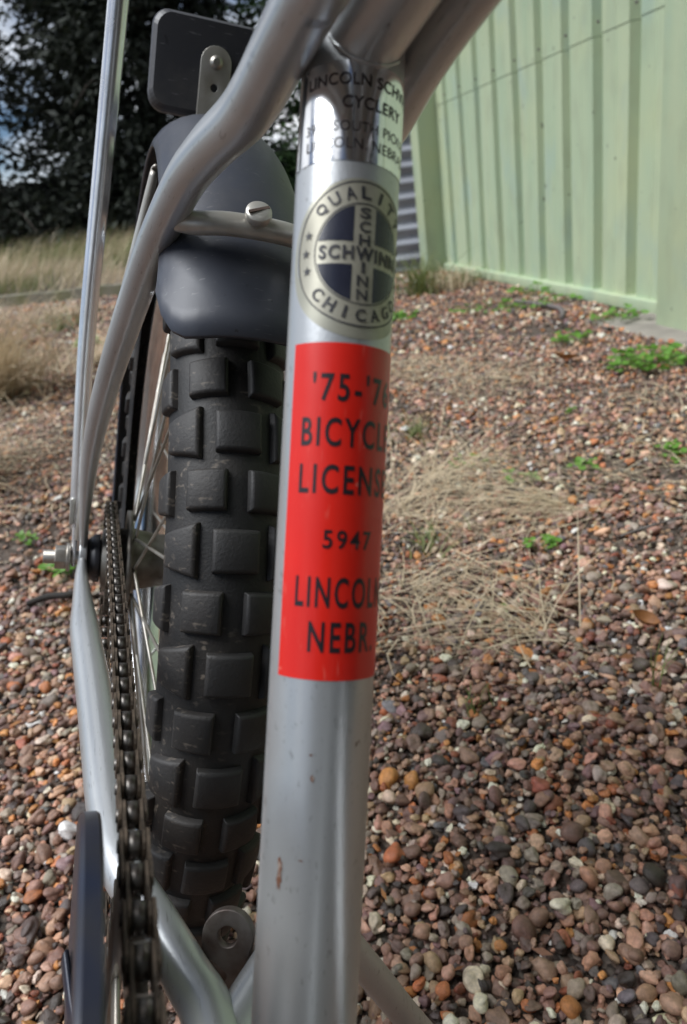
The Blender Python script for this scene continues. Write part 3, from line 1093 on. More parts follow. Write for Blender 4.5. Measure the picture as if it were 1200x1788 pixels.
# --- saddle and post
bpart(MB().tube([U * .34, U * .46], .0103, 24), 'seat_post', 'chrome')
sv, sf = [], []
ny_, na_ = 22, 20
for i in range(ny_ + 1):
    t_ = i / ny_
    y = -.10 + .56 * t_
    wd = .060 + .040 * min(1, t_ * 2.2) - .012 * max(0, t_ - .8) * 5
    wd *= (math.sin(min(1, (t_ + .03) / .12) * math.pi / 2)) * (math.sin(min(1, (1.03 - t_) / .1) * math.pi / 2))
    zc = .435 + .012 * math.cos(t_ * 6.3) + .075 * max(0, t_ - .55) ** 1.5
    for k in range(na_):
        a = 2 * math.pi * k / na_
        sv.append((wd * math.cos(a), y, zc + .03 * math.sin(a)))
for i in range(ny_):
    for k in range(na_):
        k2 = (k + 1) % na_
        sf.append((i * na_ + k, i * na_ + k2, (i + 1) * na_ + k2, (i + 1) * na_ + k))
bpart(MB().add(sv, sf, True).add(sv[:na_], [tuple(range(na_))]).add(sv[-na_:], [tuple(reversed(range(na_)))]), 'banana_saddle', 'vinyl')

# --- rear reflector on its bracket
RC = Vector((-.0002, .455, .3300))
rv, rf = [], []
ol = []
for (cx_, cz_, a0) in ((.026, .019, 0), (-.026, .019, 90), (-.026, -.019, 180), (.026, -.019, 270)):
    for k in range(7):
        a = R(a0 + 90 * k / 6)
        ol.append((cx_ * 1.02 + .0085 * math.cos(a), cz_ + .0085 * math.sin(a)))
bow = lambda x, z: (x * (1 + .05 * (1 - (z / .028) ** 2)), z * (1 + .05 * (1 - (x / .035) ** 2)))
ol = [bow(*p) for p in ol]
n_ = len(ol)
layers = [(.0, .90), (-.0, .97), (.003, 1.0), (.009, 1.0), (.010, .98)]
for yy, sc in layers:
    rv += [(x * sc, yy - (0.0025 if sc < .95 else 0), z * sc * 1.05) for x, z in ol]
for l in range(len(layers) - 1):
    for k in range(n_):
        k2 = (k + 1) % n_
        rf.append((l * n_ + k, l * n_ + k2, (l + 1) * n_ + k2, (l + 1) * n_ + k))
rf.append(tuple(range(n_)))
rf.append(tuple(reversed(range((len(layers) - 1) * n_, len(layers) * n_))))
rb = MB().add(rv, rf)
ro = bpart(rb, 'reflector', 'black_plastic', at=RC, label='black plastic back of the rear reflector')
ro.rotation_euler = (R(-4), 0, R(-5))
lens = MB().add([(x * .93, .0105, z * .93) for x, z in ol] + [(x * .90, .0125, z * .90) for x, z in ol], [tuple(reversed(range(n_, 2 * n_)))] + [(k, (k + 1) % n_, n_ + (k + 1) % n_, n_ + k) for k in range(n_)]).build('lens', M['red_lens'], ro)
bk = bpart(MB().box((0, 0, -.021), (.0168, .0022, .046)).lathe_x([(0, 0)], 3), 'reflector_bracket', 'pale_steel', at=RC + Vector((.006, -.0045, .0))) if False else None
bkm = MB()
bo = []
for k in range(13):
    a = math.pi * k / 12
    bo.append((.0096 * math.cos(a), .006 + .0096 * math.sin(a)))
bo += [(-.0096, -.003), (-.0096, -.0085), (-.0096, -.016), (-.0096, -.046), (0, -.046), (.0096, -.046), (.0096, -.016), (.0096, -.0085), (.0096, -.003)]
HB = (0.0, -.0085, .0024)
nb = len(bo)
hole = [(HB[0] + HB[2] * math.cos(math.atan2(z - HB[1], x - HB[0])), HB[1] + HB[2] * math.sin(math.atan2(z - HB[1], x - HB[0]))) for x, z in bo]
vs = []
for yy in (-.001, .001):
    vs += [(x, yy, z) for x, z in bo] + [(x, yy, z) for x, z in hole]
fs = []
for k in range(nb):
    k2 = (k + 1) % nb
    fs += [(k, k2, nb + k2, nb + k), (2 * nb + k2, 2 * nb + k, 3 * nb + k, 3 * nb + k2), (k, 2 * nb + k, 2 * nb + k2, k2), (nb + k, nb + k2, 3 * nb + k2, 3 * nb + k)]
bk = bpart(bkm.add(vs, fs), 'reflector_bracket', 'pale_steel', at=RC + Vector((.0046, -.0055, -.003)), bevel=.0003)
MB().tube([(0, -.001, .006), (0, -.0024, .006), (0, -.0036, .006)], [.0042, .0042, .0022], 14).build('rivet', M['dull_steel'], bk)

# --- front end (ahead of the camera's back): fork, wheel, bars
FC = Vector((0, HT0.y - .165, AX.z))
wheel(FC, full=False)
for sg in (-1, 1):
    bpart(MB().tube([HT0 + Vector((sg * .012, 0, -.012)), HT0 + Vector((sg * .042, -.010, -.035)), HT0 + Vector((sg * .048, -.07, -.15)), FC + Vector((sg * .052, 0, 0))], [.010, .012, .011, .007], 16, 6), 'fork_blade', 'silver')
st1 = HT1 + (HT1 - HT0).normalized() * .06
bpart(MB().tube([HT1, st1, st1 + Vector((0, -.04, .01))], .011, 20), 'handlebar_stem', 'chrome')
hb = st1 + Vector((0, -.04, .01))
bpart(MB().tube([hb + Vector((x, y, z)) for x, y, z in ((-.36, .17, .20), (-.30, .08, .20), (-.22, .0, .17), (-.09, -.005, .02), (-.04, 0, 0), (.04, 0, 0), (.09, -.005, .02), (.22, .0, .17), (.30, .08, .20), (.36, .17, .20))], .011, 18, 6), 'handlebar', 'chrome')
for sg in (-1, 1):
    bpart(MB().tube([hb + Vector((sg * .315, .10, .2)), hb + Vector((sg * .365, .178, .2))], .016, 16), 'grip', 'black_plastic')


# --- stickers wrapped round the seat tube
def wrap(p, s0, phi0, r):
    """flat sticker coordinates (mm across, mm up) -> tube surface"""
    return on_tube(s0 + p[1] * .001, phi0 + p[0] * .001 / RT_, r)


def patch(x0, x1, y0, y1, s0, phi0, r, nx=48, ny=8):
    vs = [wrap((x0 + (x1 - x0) * i / nx, y0 + (y1 - y0) * j / ny), s0, phi0, r) for j in range(ny + 1) for i in range(nx + 1)]
    fs = [(j * (nx + 1) + i, j * (nx + 1) + i + 1, (j + 1) * (nx + 1) + i + 1, (j + 1) * (nx + 1) + i) for j in range(ny) for i in range(nx)]
    return MB().add(vs, fs, True)


def disc(rad0, rad1, s0, phi0, r, n=96, nr=6, cx_=0, cy_=0):
    vs, fs = [], []
    for j in range(nr + 1):
        q = rad0 + (rad1 - rad0) * j / nr
        for k in range(n):
            a = 2 * math.pi * k / n
            vs.append(wrap((cx_ + q * math.cos(a), cy_ + q * math.sin(a)), s0, phi0, r))
    for j in range(nr):
        for k in range(n):
            k2 = (k + 1) % n
            fs.append((j * n + k, (j + 1) * n + k, (j + 1) * n + k2, j * n + k2))
    return MB().add(vs, fs, True)


def glyphs(txt, bold=0.0, space=1.0):
    cu = bpy.data.curves.new('lettering', 'FONT')
    cu.body = txt
    cu.offset = bold
    cu.space_character = space
    cu.resolution_u = 4
    ob = bpy.data.objects.new('lettering', cu)
    me = bpy.data.meshes.new_from_object(ob)
    bpy.data.objects.remove(ob)
    bpy.data.curves.remove(cu)
    return me


def text_on_tube(txt, width, height, xc, y0, s0, phi0, r, parent, mat, bold=0.0, space=1.0, place=None):
    me = glyphs(txt, bold, space)
    bm = bmesh.new()
    bm.from_mesh(me)
    bpy.data.meshes.remove(me)
    X = [v.co.x for v in bm.verts]
    Y = [v.co.y for v in bm.verts]
    sx, sy = width / (max(X) - min(X)), height / (max(Y) - min(Y))
    x0_, y0_ = min(X), min(Y)
    for v in bm.verts:
        v.co = ((v.co.x - x0_) * sx - width / 2, (v.co.y - y0_) * sy, 0)
    x = -width / 2 + .7
    while x < width / 2:
        bmesh.ops.bisect_plane(bm, geom=bm.verts[:] + bm.edges[:] + bm.faces[:], plane_co=(x, 0, 0), plane_no=(1, 0, 0))
        x += .7
    for v in bm.verts:
        p = (xc + v.co.x, y0 + v.co.y)
        if place:
            p = place(v.co.x, v.co.y)
        v.co = wrap(p, s0, phi0, r)
    me = bpy.data.meshes.new('lettering')
    bm.to_mesh(me)
    bm.free()
    return link_mesh('lettering', me, M[mat], parent)


def sticker(mb, name, mat, label):
    o = bpart(mb, name, mat)
    o['label'] = label
    return o


L0, L1, L2, L3 = RT_ + .00012, RT_ + .00022, RT_ + .00030, RT_ + .00038
PH = R(5)
# red licence
lic = sticker(patch(-16.8, 16.8, 141.8, 220.8, 0, R(4), L0, 48, 20), 'licence_sticker', 'red', 'red bicycle licence sticker with black lettering')
for txt, wd, ht, y0, xc in (("'75-'76", 22.0, 6.9, 206.9, .4), ('BICYCLE', 26.0, 6.9, 196.3, 0), ('LICENSE', 26.0, 7.0, 185.2, 0), ('5947', 12.5, 4.5, 172.4, 0), ('LINCOLN', 25.2, 7.3, 158.6, .2), ('NEBR.', 17.6, 7.2, 148.2, .2)):
    text_on_tube(txt, wd, ht, xc, y0, 0, R(4), L1, lic, 'black_ink', 0.018, 1.25)
# round maker's badge
film = sticker(disc(0, 19.0, .2410, R(3), L0 - .00004), 'badge_film', 'yellowed', 'yellowed clear film round the badge')
badge = sticker(disc(0, 17.3, .2421, R(3.7), L0 + .00003), 'round_badge', 'cream', 'round cream and navy badge reading SCHWINN QUALITY CHICAGO')
BS, BP = .2421, R(3.7)


def bchild(mb, name, mat):
    return link_mesh(name, mb.mesh(name), M[mat], badge)


bchild(disc(16.9, 17.25, BS, BP, L1, 96, 1), 'border', 'grey_ink')
bchild(disc(11.75, 12.05, BS, BP, L1, 96, 1), 'border', 'grey_ink')
for sx in (-1, 1):
    for sy in (-1, 1):
        # navy quadrant between the arms of the cross
        hb_ = 2.75
        vs, fs = [], []
        nq = 14
        for i in range(nq + 1):
            x = hb_ + (math.sqrt(11.5 ** 2 - hb_ ** 2) - hb_) * i / nq
            top = math.sqrt(max(11.5 ** 2 - x * x, hb_ ** 2))
            for j in range(9):
                vs.append(wrap((sx * x, sy * (hb_ + (top - hb_) * j / 8)), BS, BP, L1))
        for i in range(nq):
            for j in range(8):
                a = i * 9 + j
                q = (a, a + 9, a + 10, a + 1)
                fs.append(q if sx * sy > 0 else q[::-1])
        bchild(MB().add(vs, fs, True), 'quadrant', 'navy')
text_on_tube('SCHWINN', 21.6, 3.4, 0, -1.7, BS, BP, L2, badge, 'grey_ink', .035, 1.2)
for k, ch in enumerate('SCHWINN'):
    if ch == 'W':
        continue
    yc = 9.7 - k * 3.23
    text_on_tube(ch, 2.9 if ch != 'I' else .9, 2.65, 0, yc - 1.32, BS, BP, L2, badge, 'grey_ink', .03)


def arc_text(txt, a_mid, rad, da, up):
    for k, ch in enumerate(txt):
        a = a_mid + (k - (len(txt) - 1) / 2) * da * (-1 if up else 1)

        def place(x, y, a=a):
            if up:
                q = a - x / rad
                rr_ = rad + y
            else:
                q = a + x / rad
                rr_ = rad + 3.0 - y
            return (rr_ * math.cos(q), rr_ * math.sin(q))
        text_on_tube(ch, 2.4 if ch != 'I' else .75, 3.0, 0, 0, BS, BP, L2, badge, 'grey_ink', .028, place=place)


arc_text('QUALITY', R(90), 13.0, R(15.5), True)
arc_text('CHICAGO', R(270), 13.0, R(15.5), False)
for sgn in (0, 1):
    for k in (-1, 0, 1):
        a = R(180 * (1 - sgn)) + k * R(17)
        cx_, cy_ = 14.5 * math.cos(a), 14.5 * math.sin(a)
        vs = [wrap((cx_, cy_), BS, BP, L2)]
        for q in range(10):
            rr_ = 1.25 if q % 2 == 0 else .5
            b2 = R(90) + q * math.pi / 5
            vs.append(wrap((cx_ + rr_ * math.cos(b2), cy_ + rr_ * math.sin(b2)), BS, BP, L2))
        bchild(MB().add(vs, [(0, 1 + q, 1 + (q + 1) % 10) for q in range(10)]), 'star', 'grey_ink')
# chrome dealer label, its left end lifting and overlapping
CP = R(9)
foil = sticker(patch(-19.6, 21.5, 263.9, 287.8, 0, CP, L0 + .00002, 60, 10), 'dealer_sticker', 'foil', 'shiny chrome dealer sticker with black print')
fl_ = MB()
vs, fs = [], []
for j in range(9):
    for i in range(7):
        x = -19.6 - 2.2 * i / 6
        lift = .0006 * (1 - i / 6) * (j / 8) + .0002
        vs.append(wrap((x - 1.2 * (1 - j / 8), 263.9 + (287.0 - 263.9) * j / 8), 0, CP, L0 + lift))
for j in range(8):
    for i in range(6):
        a = j * 7 + i
        fs.append((a, a + 7, a + 8, a + 1))
link_mesh('lifting_edge', fl_.add(vs, fs, True).mesh('lifting_edge'), M['foil'], foil)
for txt, wd, ht, y0, xc, bd in (('LINCOLN SCHWINN', 35.8, 2.9, 281.9, .2, .012), ('CYCLERY', 16.6, 2.9, 276.4, .2, .012), ('3901 SOUTH PIONEERS', 35.0, 2.4, 270.9, -.3, -.004), ('LINCOLN, NEBRASKA', 34.0, 2.9, 266.4, -.4, -.004)):
    text_on_tube(txt, wd, ht, xc, y0, 0, CP, L1 + .00004, foil, 'black_ink', bd, 1.05)
# rust scars on the seat tube
def scar(s, ph, w_, h_, seed):
    g = random.Random(seed)
    vs = [wrap((0, 0), s, ph, L0)]
    n_ = 18
    for k in range(n_):
        a = 2 * math.pi * k / n_
        q = g.uniform(.55, 1.15)
        vs.append(wrap((w_ * q * math.cos(a), h_ * q * math.sin(a)), s, ph, L0))
    return link_mesh('rust_scar', MB().add(vs, [(0, 1 + k, 1 + (k + 1) % n_) for k in range(n_)]).mesh('rust_scar'), M['rust_mark'], seat_tube)


scar(.0960, R(-52.6), .8, 4.6, 1)
scar(.1191, R(-21.7), .5, .9, 2)
scar(.1245, R(-24), .5, .3, 3)
scar(.1000, R(-29), .7, .25, 4)
scar(.0600, R(-40), .5, .3, 5)

# ------------------------------------------------------------------ pebbles and gravel
PAL = np.array([(.17, .115, .10), (.22, .15, .125), (.125, .09, .085), (.20, .185, .17), (.27, .25, .225), (.055, .048, .048), (.09, .085, .09), (.34, .21, .165), (.40, .28, .22),
                (.58, .53, .46), (.66, .62, .56), (.38, .19, .075), (.30, .125, .06), (.31, .235, .165), (.20, .08, .055), (.11, .12, .14), (.16, .11, .125)])
PW = np.array([16, 15, 12, 9, 7, 9, 4, 9, 6, 4.5, 3.0, 4.5, 3.5, 9, 3, 1.5, 4])
PW = PW / PW.sum()


def scatter(x0, x1, y0, y1, sp, keep):
    nx, ny = int((x1 - x0) / sp), int((y1 - y0) / sp)
    X, Y = np.meshgrid(np.arange(nx), np.arange(ny))
    P = np.stack([x0 + (X.ravel() + rng.uniform(-.1, 1.1, X.size)) * sp, y0 + (Y.ravel() + rng.uniform(-.1, 1.1, X.size)) * sp], 1)
    return P[keep(P)]


def in_yard(P):
    off = (P[:, 0] - W0.x) * WN.x + (P[:, 1] - W0.y) * WN.y
    al_ = (P[:, 0] - W0.x) * WD.x + (P[:, 1] - W0.y) * WD.y
    k = P[:, 1] - (5.50 - 0.3075 * P[:, 0])
    ok = (off > np.where(al_ < -.02, .21, np.where(al_ > 2.1, .10, .03))) & (k < -.04)
    return ok & ~((P[:, 1] > 4.9) & (P[:, 0] > .2))


def dist(P):
    return np.hypot(P[:, 0], P[:, 1])


layers = []
cone = lambda P, k: P[:, 1] > k * np.abs(P[:, 0]) - .25
near = lambda P: in_yard(P) & (dist(P) < 1.15)
mid = lambda P: in_yard(P) & (dist(P) >= 1.15) & (dist(P) < 2.4) & cone(P, .9)
layers.append((scatter(-1.15, 1.15, -.25, 1.2, .0066, near), .95, -.0032))
layers.append((scatter(-1.15, 1.15, -.25, 1.2, .0098, near), 1.10, .0014))
layers.append((scatter(-2.4, 1.6, .2, 2.45, .0105, mid), 1.15, -.001))
layers.append((scatter(-2.4, 1.6, .2, 2.45, .0165, mid), 1.25, .003))
layers.append((scatter(-3.6, 1.6, 1.0, 4.2, .0155, lambda P: in_yard(P) & (dist(P) >= 2.4) & (dist(P) < 4) & cone(P, 1.0)), 1.6, .0015))
layers.append((scatter(-5.2, 1.6, 2.0, 8.0, .024, lambda P: in_yard(P) & (dist(P) >= 4) & cone(P, 1.15)), 2.3, .001))
pos, scl, = [], []
for P, k, z in layers:
    n = len(P)
    a = np.exp(rng.normal(math.log(.0036), .38, n)) * k
    a = np.clip(a, .0021, .0098 * max(1, k * .8))
    b_ = a * rng.uniform(.62, .95, n)
    c = a * rng.uniform(.42, .75, n)
    zz = z + c * .35 + rng.uniform(-.0016, .0022, n) - .0012
    pos.append(np.stack([P[:, 0], P[:, 1], zz], 1))
    scl.append(np.stack([a, b_, c], 1))
pos, scl = np.concatenate(pos), np.concatenate(scl)
bare = np.sin(pos[:, 0] * 5.3 + 1.7) * np.sin(pos[:, 1] * 4.1 + .6) + .6 * np.sin(pos[:, 0] * 13 + pos[:, 1] * 7) * np.sin(pos[:, 1] * 11)
keep = ~((bare > .75) & (rng.random(len(pos)) < .65) & (np.hypot(pos[:, 0], pos[:, 1]) > .9))
pos, scl = pos[keep], scl[keep]
scl = scl * np.where(bare[keep] < -.55, .72, 1.0)[:, None]
n = len(pos)
rot = np.stack([rng.normal(0, .38, n), rng.normal(0, .38, n), rng.uniform(0, 5.503, n)], 1)
colr = PAL[rng.choice(len(PAL), n, p=PW)] * np.array([1.52, 1.35, 1.19]) * rng.uniform(.72, 1.3, (n, 1)) * rng.uniform(.94, 1.06, (n, 3))
colr = np.clip(colr, 0, .82)
idx = rng.integers(0, 6, n)

# the 300 pebbles that show largest become parts of the ground
wc = pos - np.array([0, 0, CAM_H])
cx = wc @ np.array(XR[:]); cy = wc @ np.array(YD[:]); cz = wc @ np.array(ZF[:])
u = 600 + 1364 * cx / cz; v = 894 + 1364 * cy / cz
vis = (cz > .05) & (((u > 665) & (u < 1195) & (v > 600) & (v < 1785)) | ((u > 5) & (u < 118) & (v > 1000) & (v < 1785)))
vis &= pos[:, 2] > .0005
size_px = np.where(vis, scl[:, 0] * 1364 / np.maximum(cz, .05), 0)
big = np.argsort(-size_px)[:300]
mask = np.ones(n, bool); mask[big] = False


def pebble_mesh(k):
    bm = bmesh.new()
    bmesh.ops.create_icosphere(bm, subdivisions=3, radius=1)
    g = np.random.default_rng(100 + k)
    A_ = g.normal(0, 1, (5, 3)); ph = g.uniform(0, 5.50, 5); am = g.uniform(.04, .13, 5)
    for vt in bm.verts:
        p = np.array(vt.co)
        d = 1 + sum(am[i] * math.sin(1.9 * (A_[i] @ p) + ph[i]) for i in range(5))
        q = np.sign(p) * np.abs(p) ** (.86 if k % 2 else 1.0)
        vt.co = q / max(np.linalg.norm(q), 1e-6) * d * (1 + .08 * abs(p[0]))
    me = bpy.data.meshes.new('pebble')
    bm.to_mesh(me); bm.free()
    me.polygons.foreach_set('use_smooth', [True] * len(me.polygons))
    me.materials.append(M['pebble_obj'])
    return me


pms = [pebble_mesh(k) for k in range(6)]
for i in big:
    o = link_mesh('pebble', pms[idx[i]], parent=ground)
    o.location = pos[i]; o.rotation_euler = rot[i]; o.scale = scl[i]
    o.color = (*[float(q) for q in colr[i]], 1)
pos, scl, rot, colr, idx = pos[mask], scl[mask], rot[mask], colr[mask], idx[mask]

gme = bpy.data.meshes.new('gravel')
gme.vertices.add(len(pos))
gme.vertices.foreach_set('co', pos.astype(np.float32).ravel())
for nm, typ, fld, arr in (('rot', 'FLOAT_VECTOR', 'vector', rot), ('scl', 'FLOAT_VECTOR', 'vector', scl), ('col', 'FLOAT_COLOR', 'color', np.concatenate([colr, np.ones((len(colr), 1))], 1)), ('idx', 'INT', 'value', idx)):
    at = gme.attributes.new(nm, typ, 'POINT')
    at.data.foreach_set(fld, (arr.astype(np.int32) if typ == 'INT' else arr.astype(np.float32)).ravel())
gme.update()
gravel = link_mesh('gravel', gme)
tag(gravel, 'mixed brown, pink, grey and cream gravel covering the ground', 'gravel', kind='stuff')
ng = bpy.data.node_groups.new('gravel_scatter', 'GeometryNodeTree')
ng.interface.new_socket('Geometry', in_out='INPUT', socket_type='NodeSocketGeometry')
ng.interface.new_socket('Geometry', in_out='OUTPUT', socket_type='NodeSocketGeometry')
gi, go = ng.nodes.new('NodeGroupInput'), ng.nodes.new('NodeGroupOutput')
join = ng.nodes.new('GeometryNodeGeometryToInstance')
for k in range(6):
    ico = ng.nodes.new('GeometryNodeMeshIcoSphere')
    ico.inputs['Radius'].default_value = 1.0
    ico.inputs['Subdivisions'].default_value = 3
    pn = ng.nodes.new('GeometryNodeInputPosition')
    ad = ng.nodes.new('ShaderNodeVectorMath'); ad.operation = 'ADD'; ad.inputs[1].default_value = (7.3 * k, 3.1 * k, 1.7 * k)
    nz = ng.nodes.new('ShaderNodeTexNoise'); nz.inputs['Scale'].default_value = .75; nz.inputs['Detail'].default_value = 1.5
    sb = ng.nodes.new('ShaderNodeVectorMath'); sb.operation = 'SUBTRACT'; sb.inputs[1].default_value = (.5, .5, .5)
    ml = ng.nodes.new('ShaderNodeVectorMath'); ml.operation = 'SCALE'; ml.inputs['Scale'].default_value = 1.7
    sp = ng.nodes.new('GeometryNodeSetPosition')
    ss = ng.nodes.new('GeometryNodeSetShadeSmooth')
    sm_ = ng.nodes.new('GeometryNodeSetMaterial'); sm_.inputs['Material'].default_value = M['pebble_inst']
    ng.links.new(pn.outputs[0], ad.inputs[0]); ng.links.new(ad.outputs[0], nz.inputs['Vector'])
    ng.links.new(nz.outputs['Color'], sb.inputs[0]); ng.links.new(sb.outputs[0], ml.inputs[0])
    ng.links.new(ico.outputs['Mesh'], sp.inputs['Geometry']); ng.links.new(ml.outputs[0], sp.inputs['Offset'])
    ng.links.new(sp.outputs[0], ss.inputs[0]); ng.links.new(ss.outputs[0], sm_.inputs['Geometry'])
    ng.links.new(sm_.outputs[0], join.inputs[0])
iop = ng.nodes.new('GeometryNodeInstanceOnPoints')
iop.inputs['Pick Instance'].default_value = True


def named(nm, typ):
    q = ng.nodes.new('GeometryNodeInputNamedAttribute')
    q.data_type = typ
    q.inputs['Name'].default_value = nm
    return q.outputs['Attribute']


e2r = ng.nodes.new('FunctionNodeEulerToRotation')
ng.links.new(named('rot', 'FLOAT_VECTOR'), e2r.inputs[0])
ng.links.new(gi.outputs[0], iop.inputs['Points'])
ng.links.new(join.outputs[0], iop.inputs['Instance'])
ng.links.new(named('idx', 'INT'), iop.inputs['Instance Index'])
ng.links.new(e2r.outputs[0], iop.inputs['Rotation'])
ng.links.new(named('scl', 'FLOAT_VECTOR'), iop.inputs['Scale'])
ng.links.new(iop.outputs[0], go.inputs[0])
md = gravel.modifiers.new('scatter', 'NODES')
md.node_group = ng


# ------------------------------------------------------------------ grass
def blades(roots, dirs, length, width, bend, g, nseg=4):
    """curved tapering strips; dirs: horizontal unit lean; bend 0 upright .. 1 lying flat"""
    n = len(roots)
    yaw = unit(np.stack([-dirs[:, 1], dirs[:, 0], 0 * dirs[:, 0]], 1) + g.normal(0, .25, (n, 3)) * [1, 1, .4])
    s = np.linspace(0, 1, nseg + 1)
    V = []
    for k, q in enumerate(s):
        ang = (math.pi / 2) * (1 - bend) * (1 - q * .9) - np.clip(bend - .3, 0, 1) * q * .35
        V.append((np.cos(ang), np.sin(ang)))
    P = roots.copy()
    allv = []
    curl = g.normal(0, .22, n) * (.3 + bend)
    for k, q in enumerate(s):
        wv = width * (1 - q) ** .7 * .5 + .0002
        allv.append(P - yaw * wv[:, None])
        allv.append(P + yaw * wv[:, None])
        if k < nseg:
            cs, sn = V[k]
            step = (length / nseg)[:, None]
            ca_, sa_ = np.cos(curl), np.sin(curl)
            dirs = np.stack([dirs[:, 0] * ca_ - dirs[:, 1] * sa_, dirs[:, 0] * sa_ + dirs[:, 1] * ca_, 0 * ca_], 1)
            P = P + dirs * (cs[:, None] * step) + np.array([0, 0, 1]) * (sn[:, None] * step)
            P[:, 2] = np.maximum(P[:, 2], ground_z(P[:, 0], P[:, 1]) + .003 + .006 * g.random(n))
    m = 2 * (nseg + 1)
    v = np.stack(allv, 1).reshape(-1, 3)
    b0 = np.arange(n)[:, None] * m
    f = np.concatenate([b0 + np.array([2 * k, 2 * k + 1, 2 * k + 3, 2 * k + 2]) for k in range(nseg)], 0)
    return v, f


def tuft(name, label, x, y, n, spread, length, lean, leanvar, bend, mat='dry', width=.0016, group='dry grass tufts on the gravel', seed=0):
    g = np.random.default_rng(500 + seed)
    r_ = np.abs(g.normal(0, spread, n)); a = g.uniform(0, 5.503, n)
    roots = np.stack([x + r_ * np.cos(a), y + r_ * np.sin(a), np.full(n, .004)], 1)
    la = lean + g.normal(0, leanvar, n)
    d = np.stack([np.cos(la), np.sin(la), 0 * la], 1)
    v, f = blades(roots, d, length * g.uniform(.5, 1.15, n), np.full(n, width) * g.uniform(.6, 1.3, n), np.clip(g.normal(bend, .16, n), 0.02, .98), g)
    o = link_mesh(name, fast_mesh(name, v - np.array([x, y, 0]), f), M[mat], loc=(x, y, 0))
    tag(o, label, 'grass tuft', group)
    return o


# left side: long straw tufts
tuft('dry_grass_tuft', 'big straw-coloured grass tuft left of the chrome strut', -1.10, 2.62, 650, .12, .46, R(-38), .45, .58, seed=1, width=.0034)
tuft('dry_grass_tuft', 'pale straw tuft at the left picture edge just below the kerb', -1.62, 3.75, 520, .16, .40, R(-20), .8, .5, seed=2, width=.003)
tuft('dry_grass_tuft', 'long straw stalks fanning in from the left above the axle', -.90, 1.72, 380, .08, .40, R(-38), .35, .70, seed=3, width=.0026)
tuft('dry_grass_tuft', 'low straw tuft between the big tuft and the seat stay', -.86, 2.95, 240, .12, .28, R(10), 1.2, .6, seed=4, width=.0026)
tuft('dry_grass_tuft', 'straw tuft beside the mossy kerb behind the chrome strut', -1.55, 4.9, 200, .22, .2, R(0), 2, .5, seed=5, width=.004)
tuft('dry_grass_tuft', 'straw tuft at the far left in front of the kerb', -2.1, 5.1, 180, .22, .2, R(0), 2, .5, seed=6, width=.004)
tuft('green_grass_tuft', 'short green blades growing in the straw at the left', -1.18, 2.95, 90, .10, .20, R(-30), 1.0, .5, 'green_grass', .003, 'green grass tufts on the gravel', 7)
tuft('green_grass_tuft', 'green grass patch behind the chrome strut near the kerb', -1.32, 4.2, 120, .14, .16, R(0), 2, .4, 'green_grass', .004, 'green grass tufts on the gravel', 8)
# right side: flattened straw on the gravel
FG = 'flattened straw right of the seat tube'
tuft('flattened_grass_tuft', 'nearest curved straw tuft lying on the gravel right of the sticker', .205, .735, 52, .030, .17, R(148), .75, .86, seed=11, width=.0011, group=FG)
tuft('flattened_grass_tuft', 'thin straw wisps beside the lower edge of the red sticker', .075, .875, 60, .04, .15, R(-25), .8, .86, seed=12, width=.0011, group=FG)
tuft('flattened_grass_tuft', 'wide mat of brown straw in the middle of the gravel', .33, 1.085, 130, .055, .25, R(168), .45, .90, seed=13, width=.0012, group=FG)
tuft('flattened_grass_tuft', 'brown straw mat just behind the middle one', .16, 1.27, 150, .08, .24, R(5), .9, .88, seed=14, width=.0013, group=FG)
tuft('flattened_grass_tuft', 'sparse straw close to the seat tube above the licence number', .09, 1.13, 110, .07, .2, R(20), 1.0, .88, seed=15, width=.0012, group=FG)
tuft('flattened_grass_tuft', 'loose straw at the right below the small weed', .47, 1.12, 30, .06, .2, R(170), .8, .92, seed=16, width=.0011, group=FG)
# loose straw lying about: too many to count
g = np.random.default_rng(91)
lx = np.concatenate([g.uniform(-2.2, -.30, 5200), g.uniform(.02, .75, 3200)])
ly = np.concatenate([g.uniform(1.0, 5.2, 5200), g.uniform(.75, 2.3, 3200)])
pat = np.sin(lx * 4.1 + 1) * np.sin(ly * 3.3 + lx * 2) + .5 * np.sin(lx * 11) * np.sin(ly * 9) + g.normal(0, .35, len(lx))
sel = (pat > np.where(lx < 0, .05, .25)) & (ly > .9 * np.abs(lx))
lx, ly = lx[sel], ly[sel]
la = g.uniform(0, 6.283, len(lx))
v, f = blades(np.stack([lx, ly, np.full(len(lx), .008)], 1), np.stack([np.cos(la), np.sin(la), 0 * la], 1), g.uniform(.03, .14, len(lx)), np.full(len(lx), .0013) * (1 + .35 * ly), np.full(len(lx), .93), g, 3)
tag(link_mesh('straw_litter', fast_mesh('straw_litter', v, f), M['dry']), 'loose bits of straw scattered over the gravel', 'straw', kind='stuff')
# foot of the shed
tuft('green_grass_tuft', 'yellow-green grass clump at the foot of the corrugated panel', .50, 3.75, 240, .06, .26, R(0), 3, .3, 'green_grass', .0035, 'green grass tufts on the gravel', 21)
tuft('green_grass_tuft', 'low grass along the shed wall beyond the clump', .74, 3.98, 170, .10, .13, R(0), 3, .45, 'green_grass', .0035, 'green grass tufts on the gravel', 22)
tuft('dry_grass_tuft', 'reddish dry grass by the far corner post', .66, 3.75, 140, .07, .2, R(0), 3, .45, seed=23, width=.003)
tuft('green_grass_tuft', 'thin green blades at the edge of the gravel near the badge', .16, 1.52, 60, .05, .07, R(0), 3, .5, 'green_grass', .0022, 'green grass tufts on the gravel', 24)
tuft('green_grass_tuft', 'small green blades beside the straw near the sticker', .11, .99, 40, .03, .05, R(0), 3, .5, 'green_grass', .0018, 'green grass tufts on the gravel', 25)
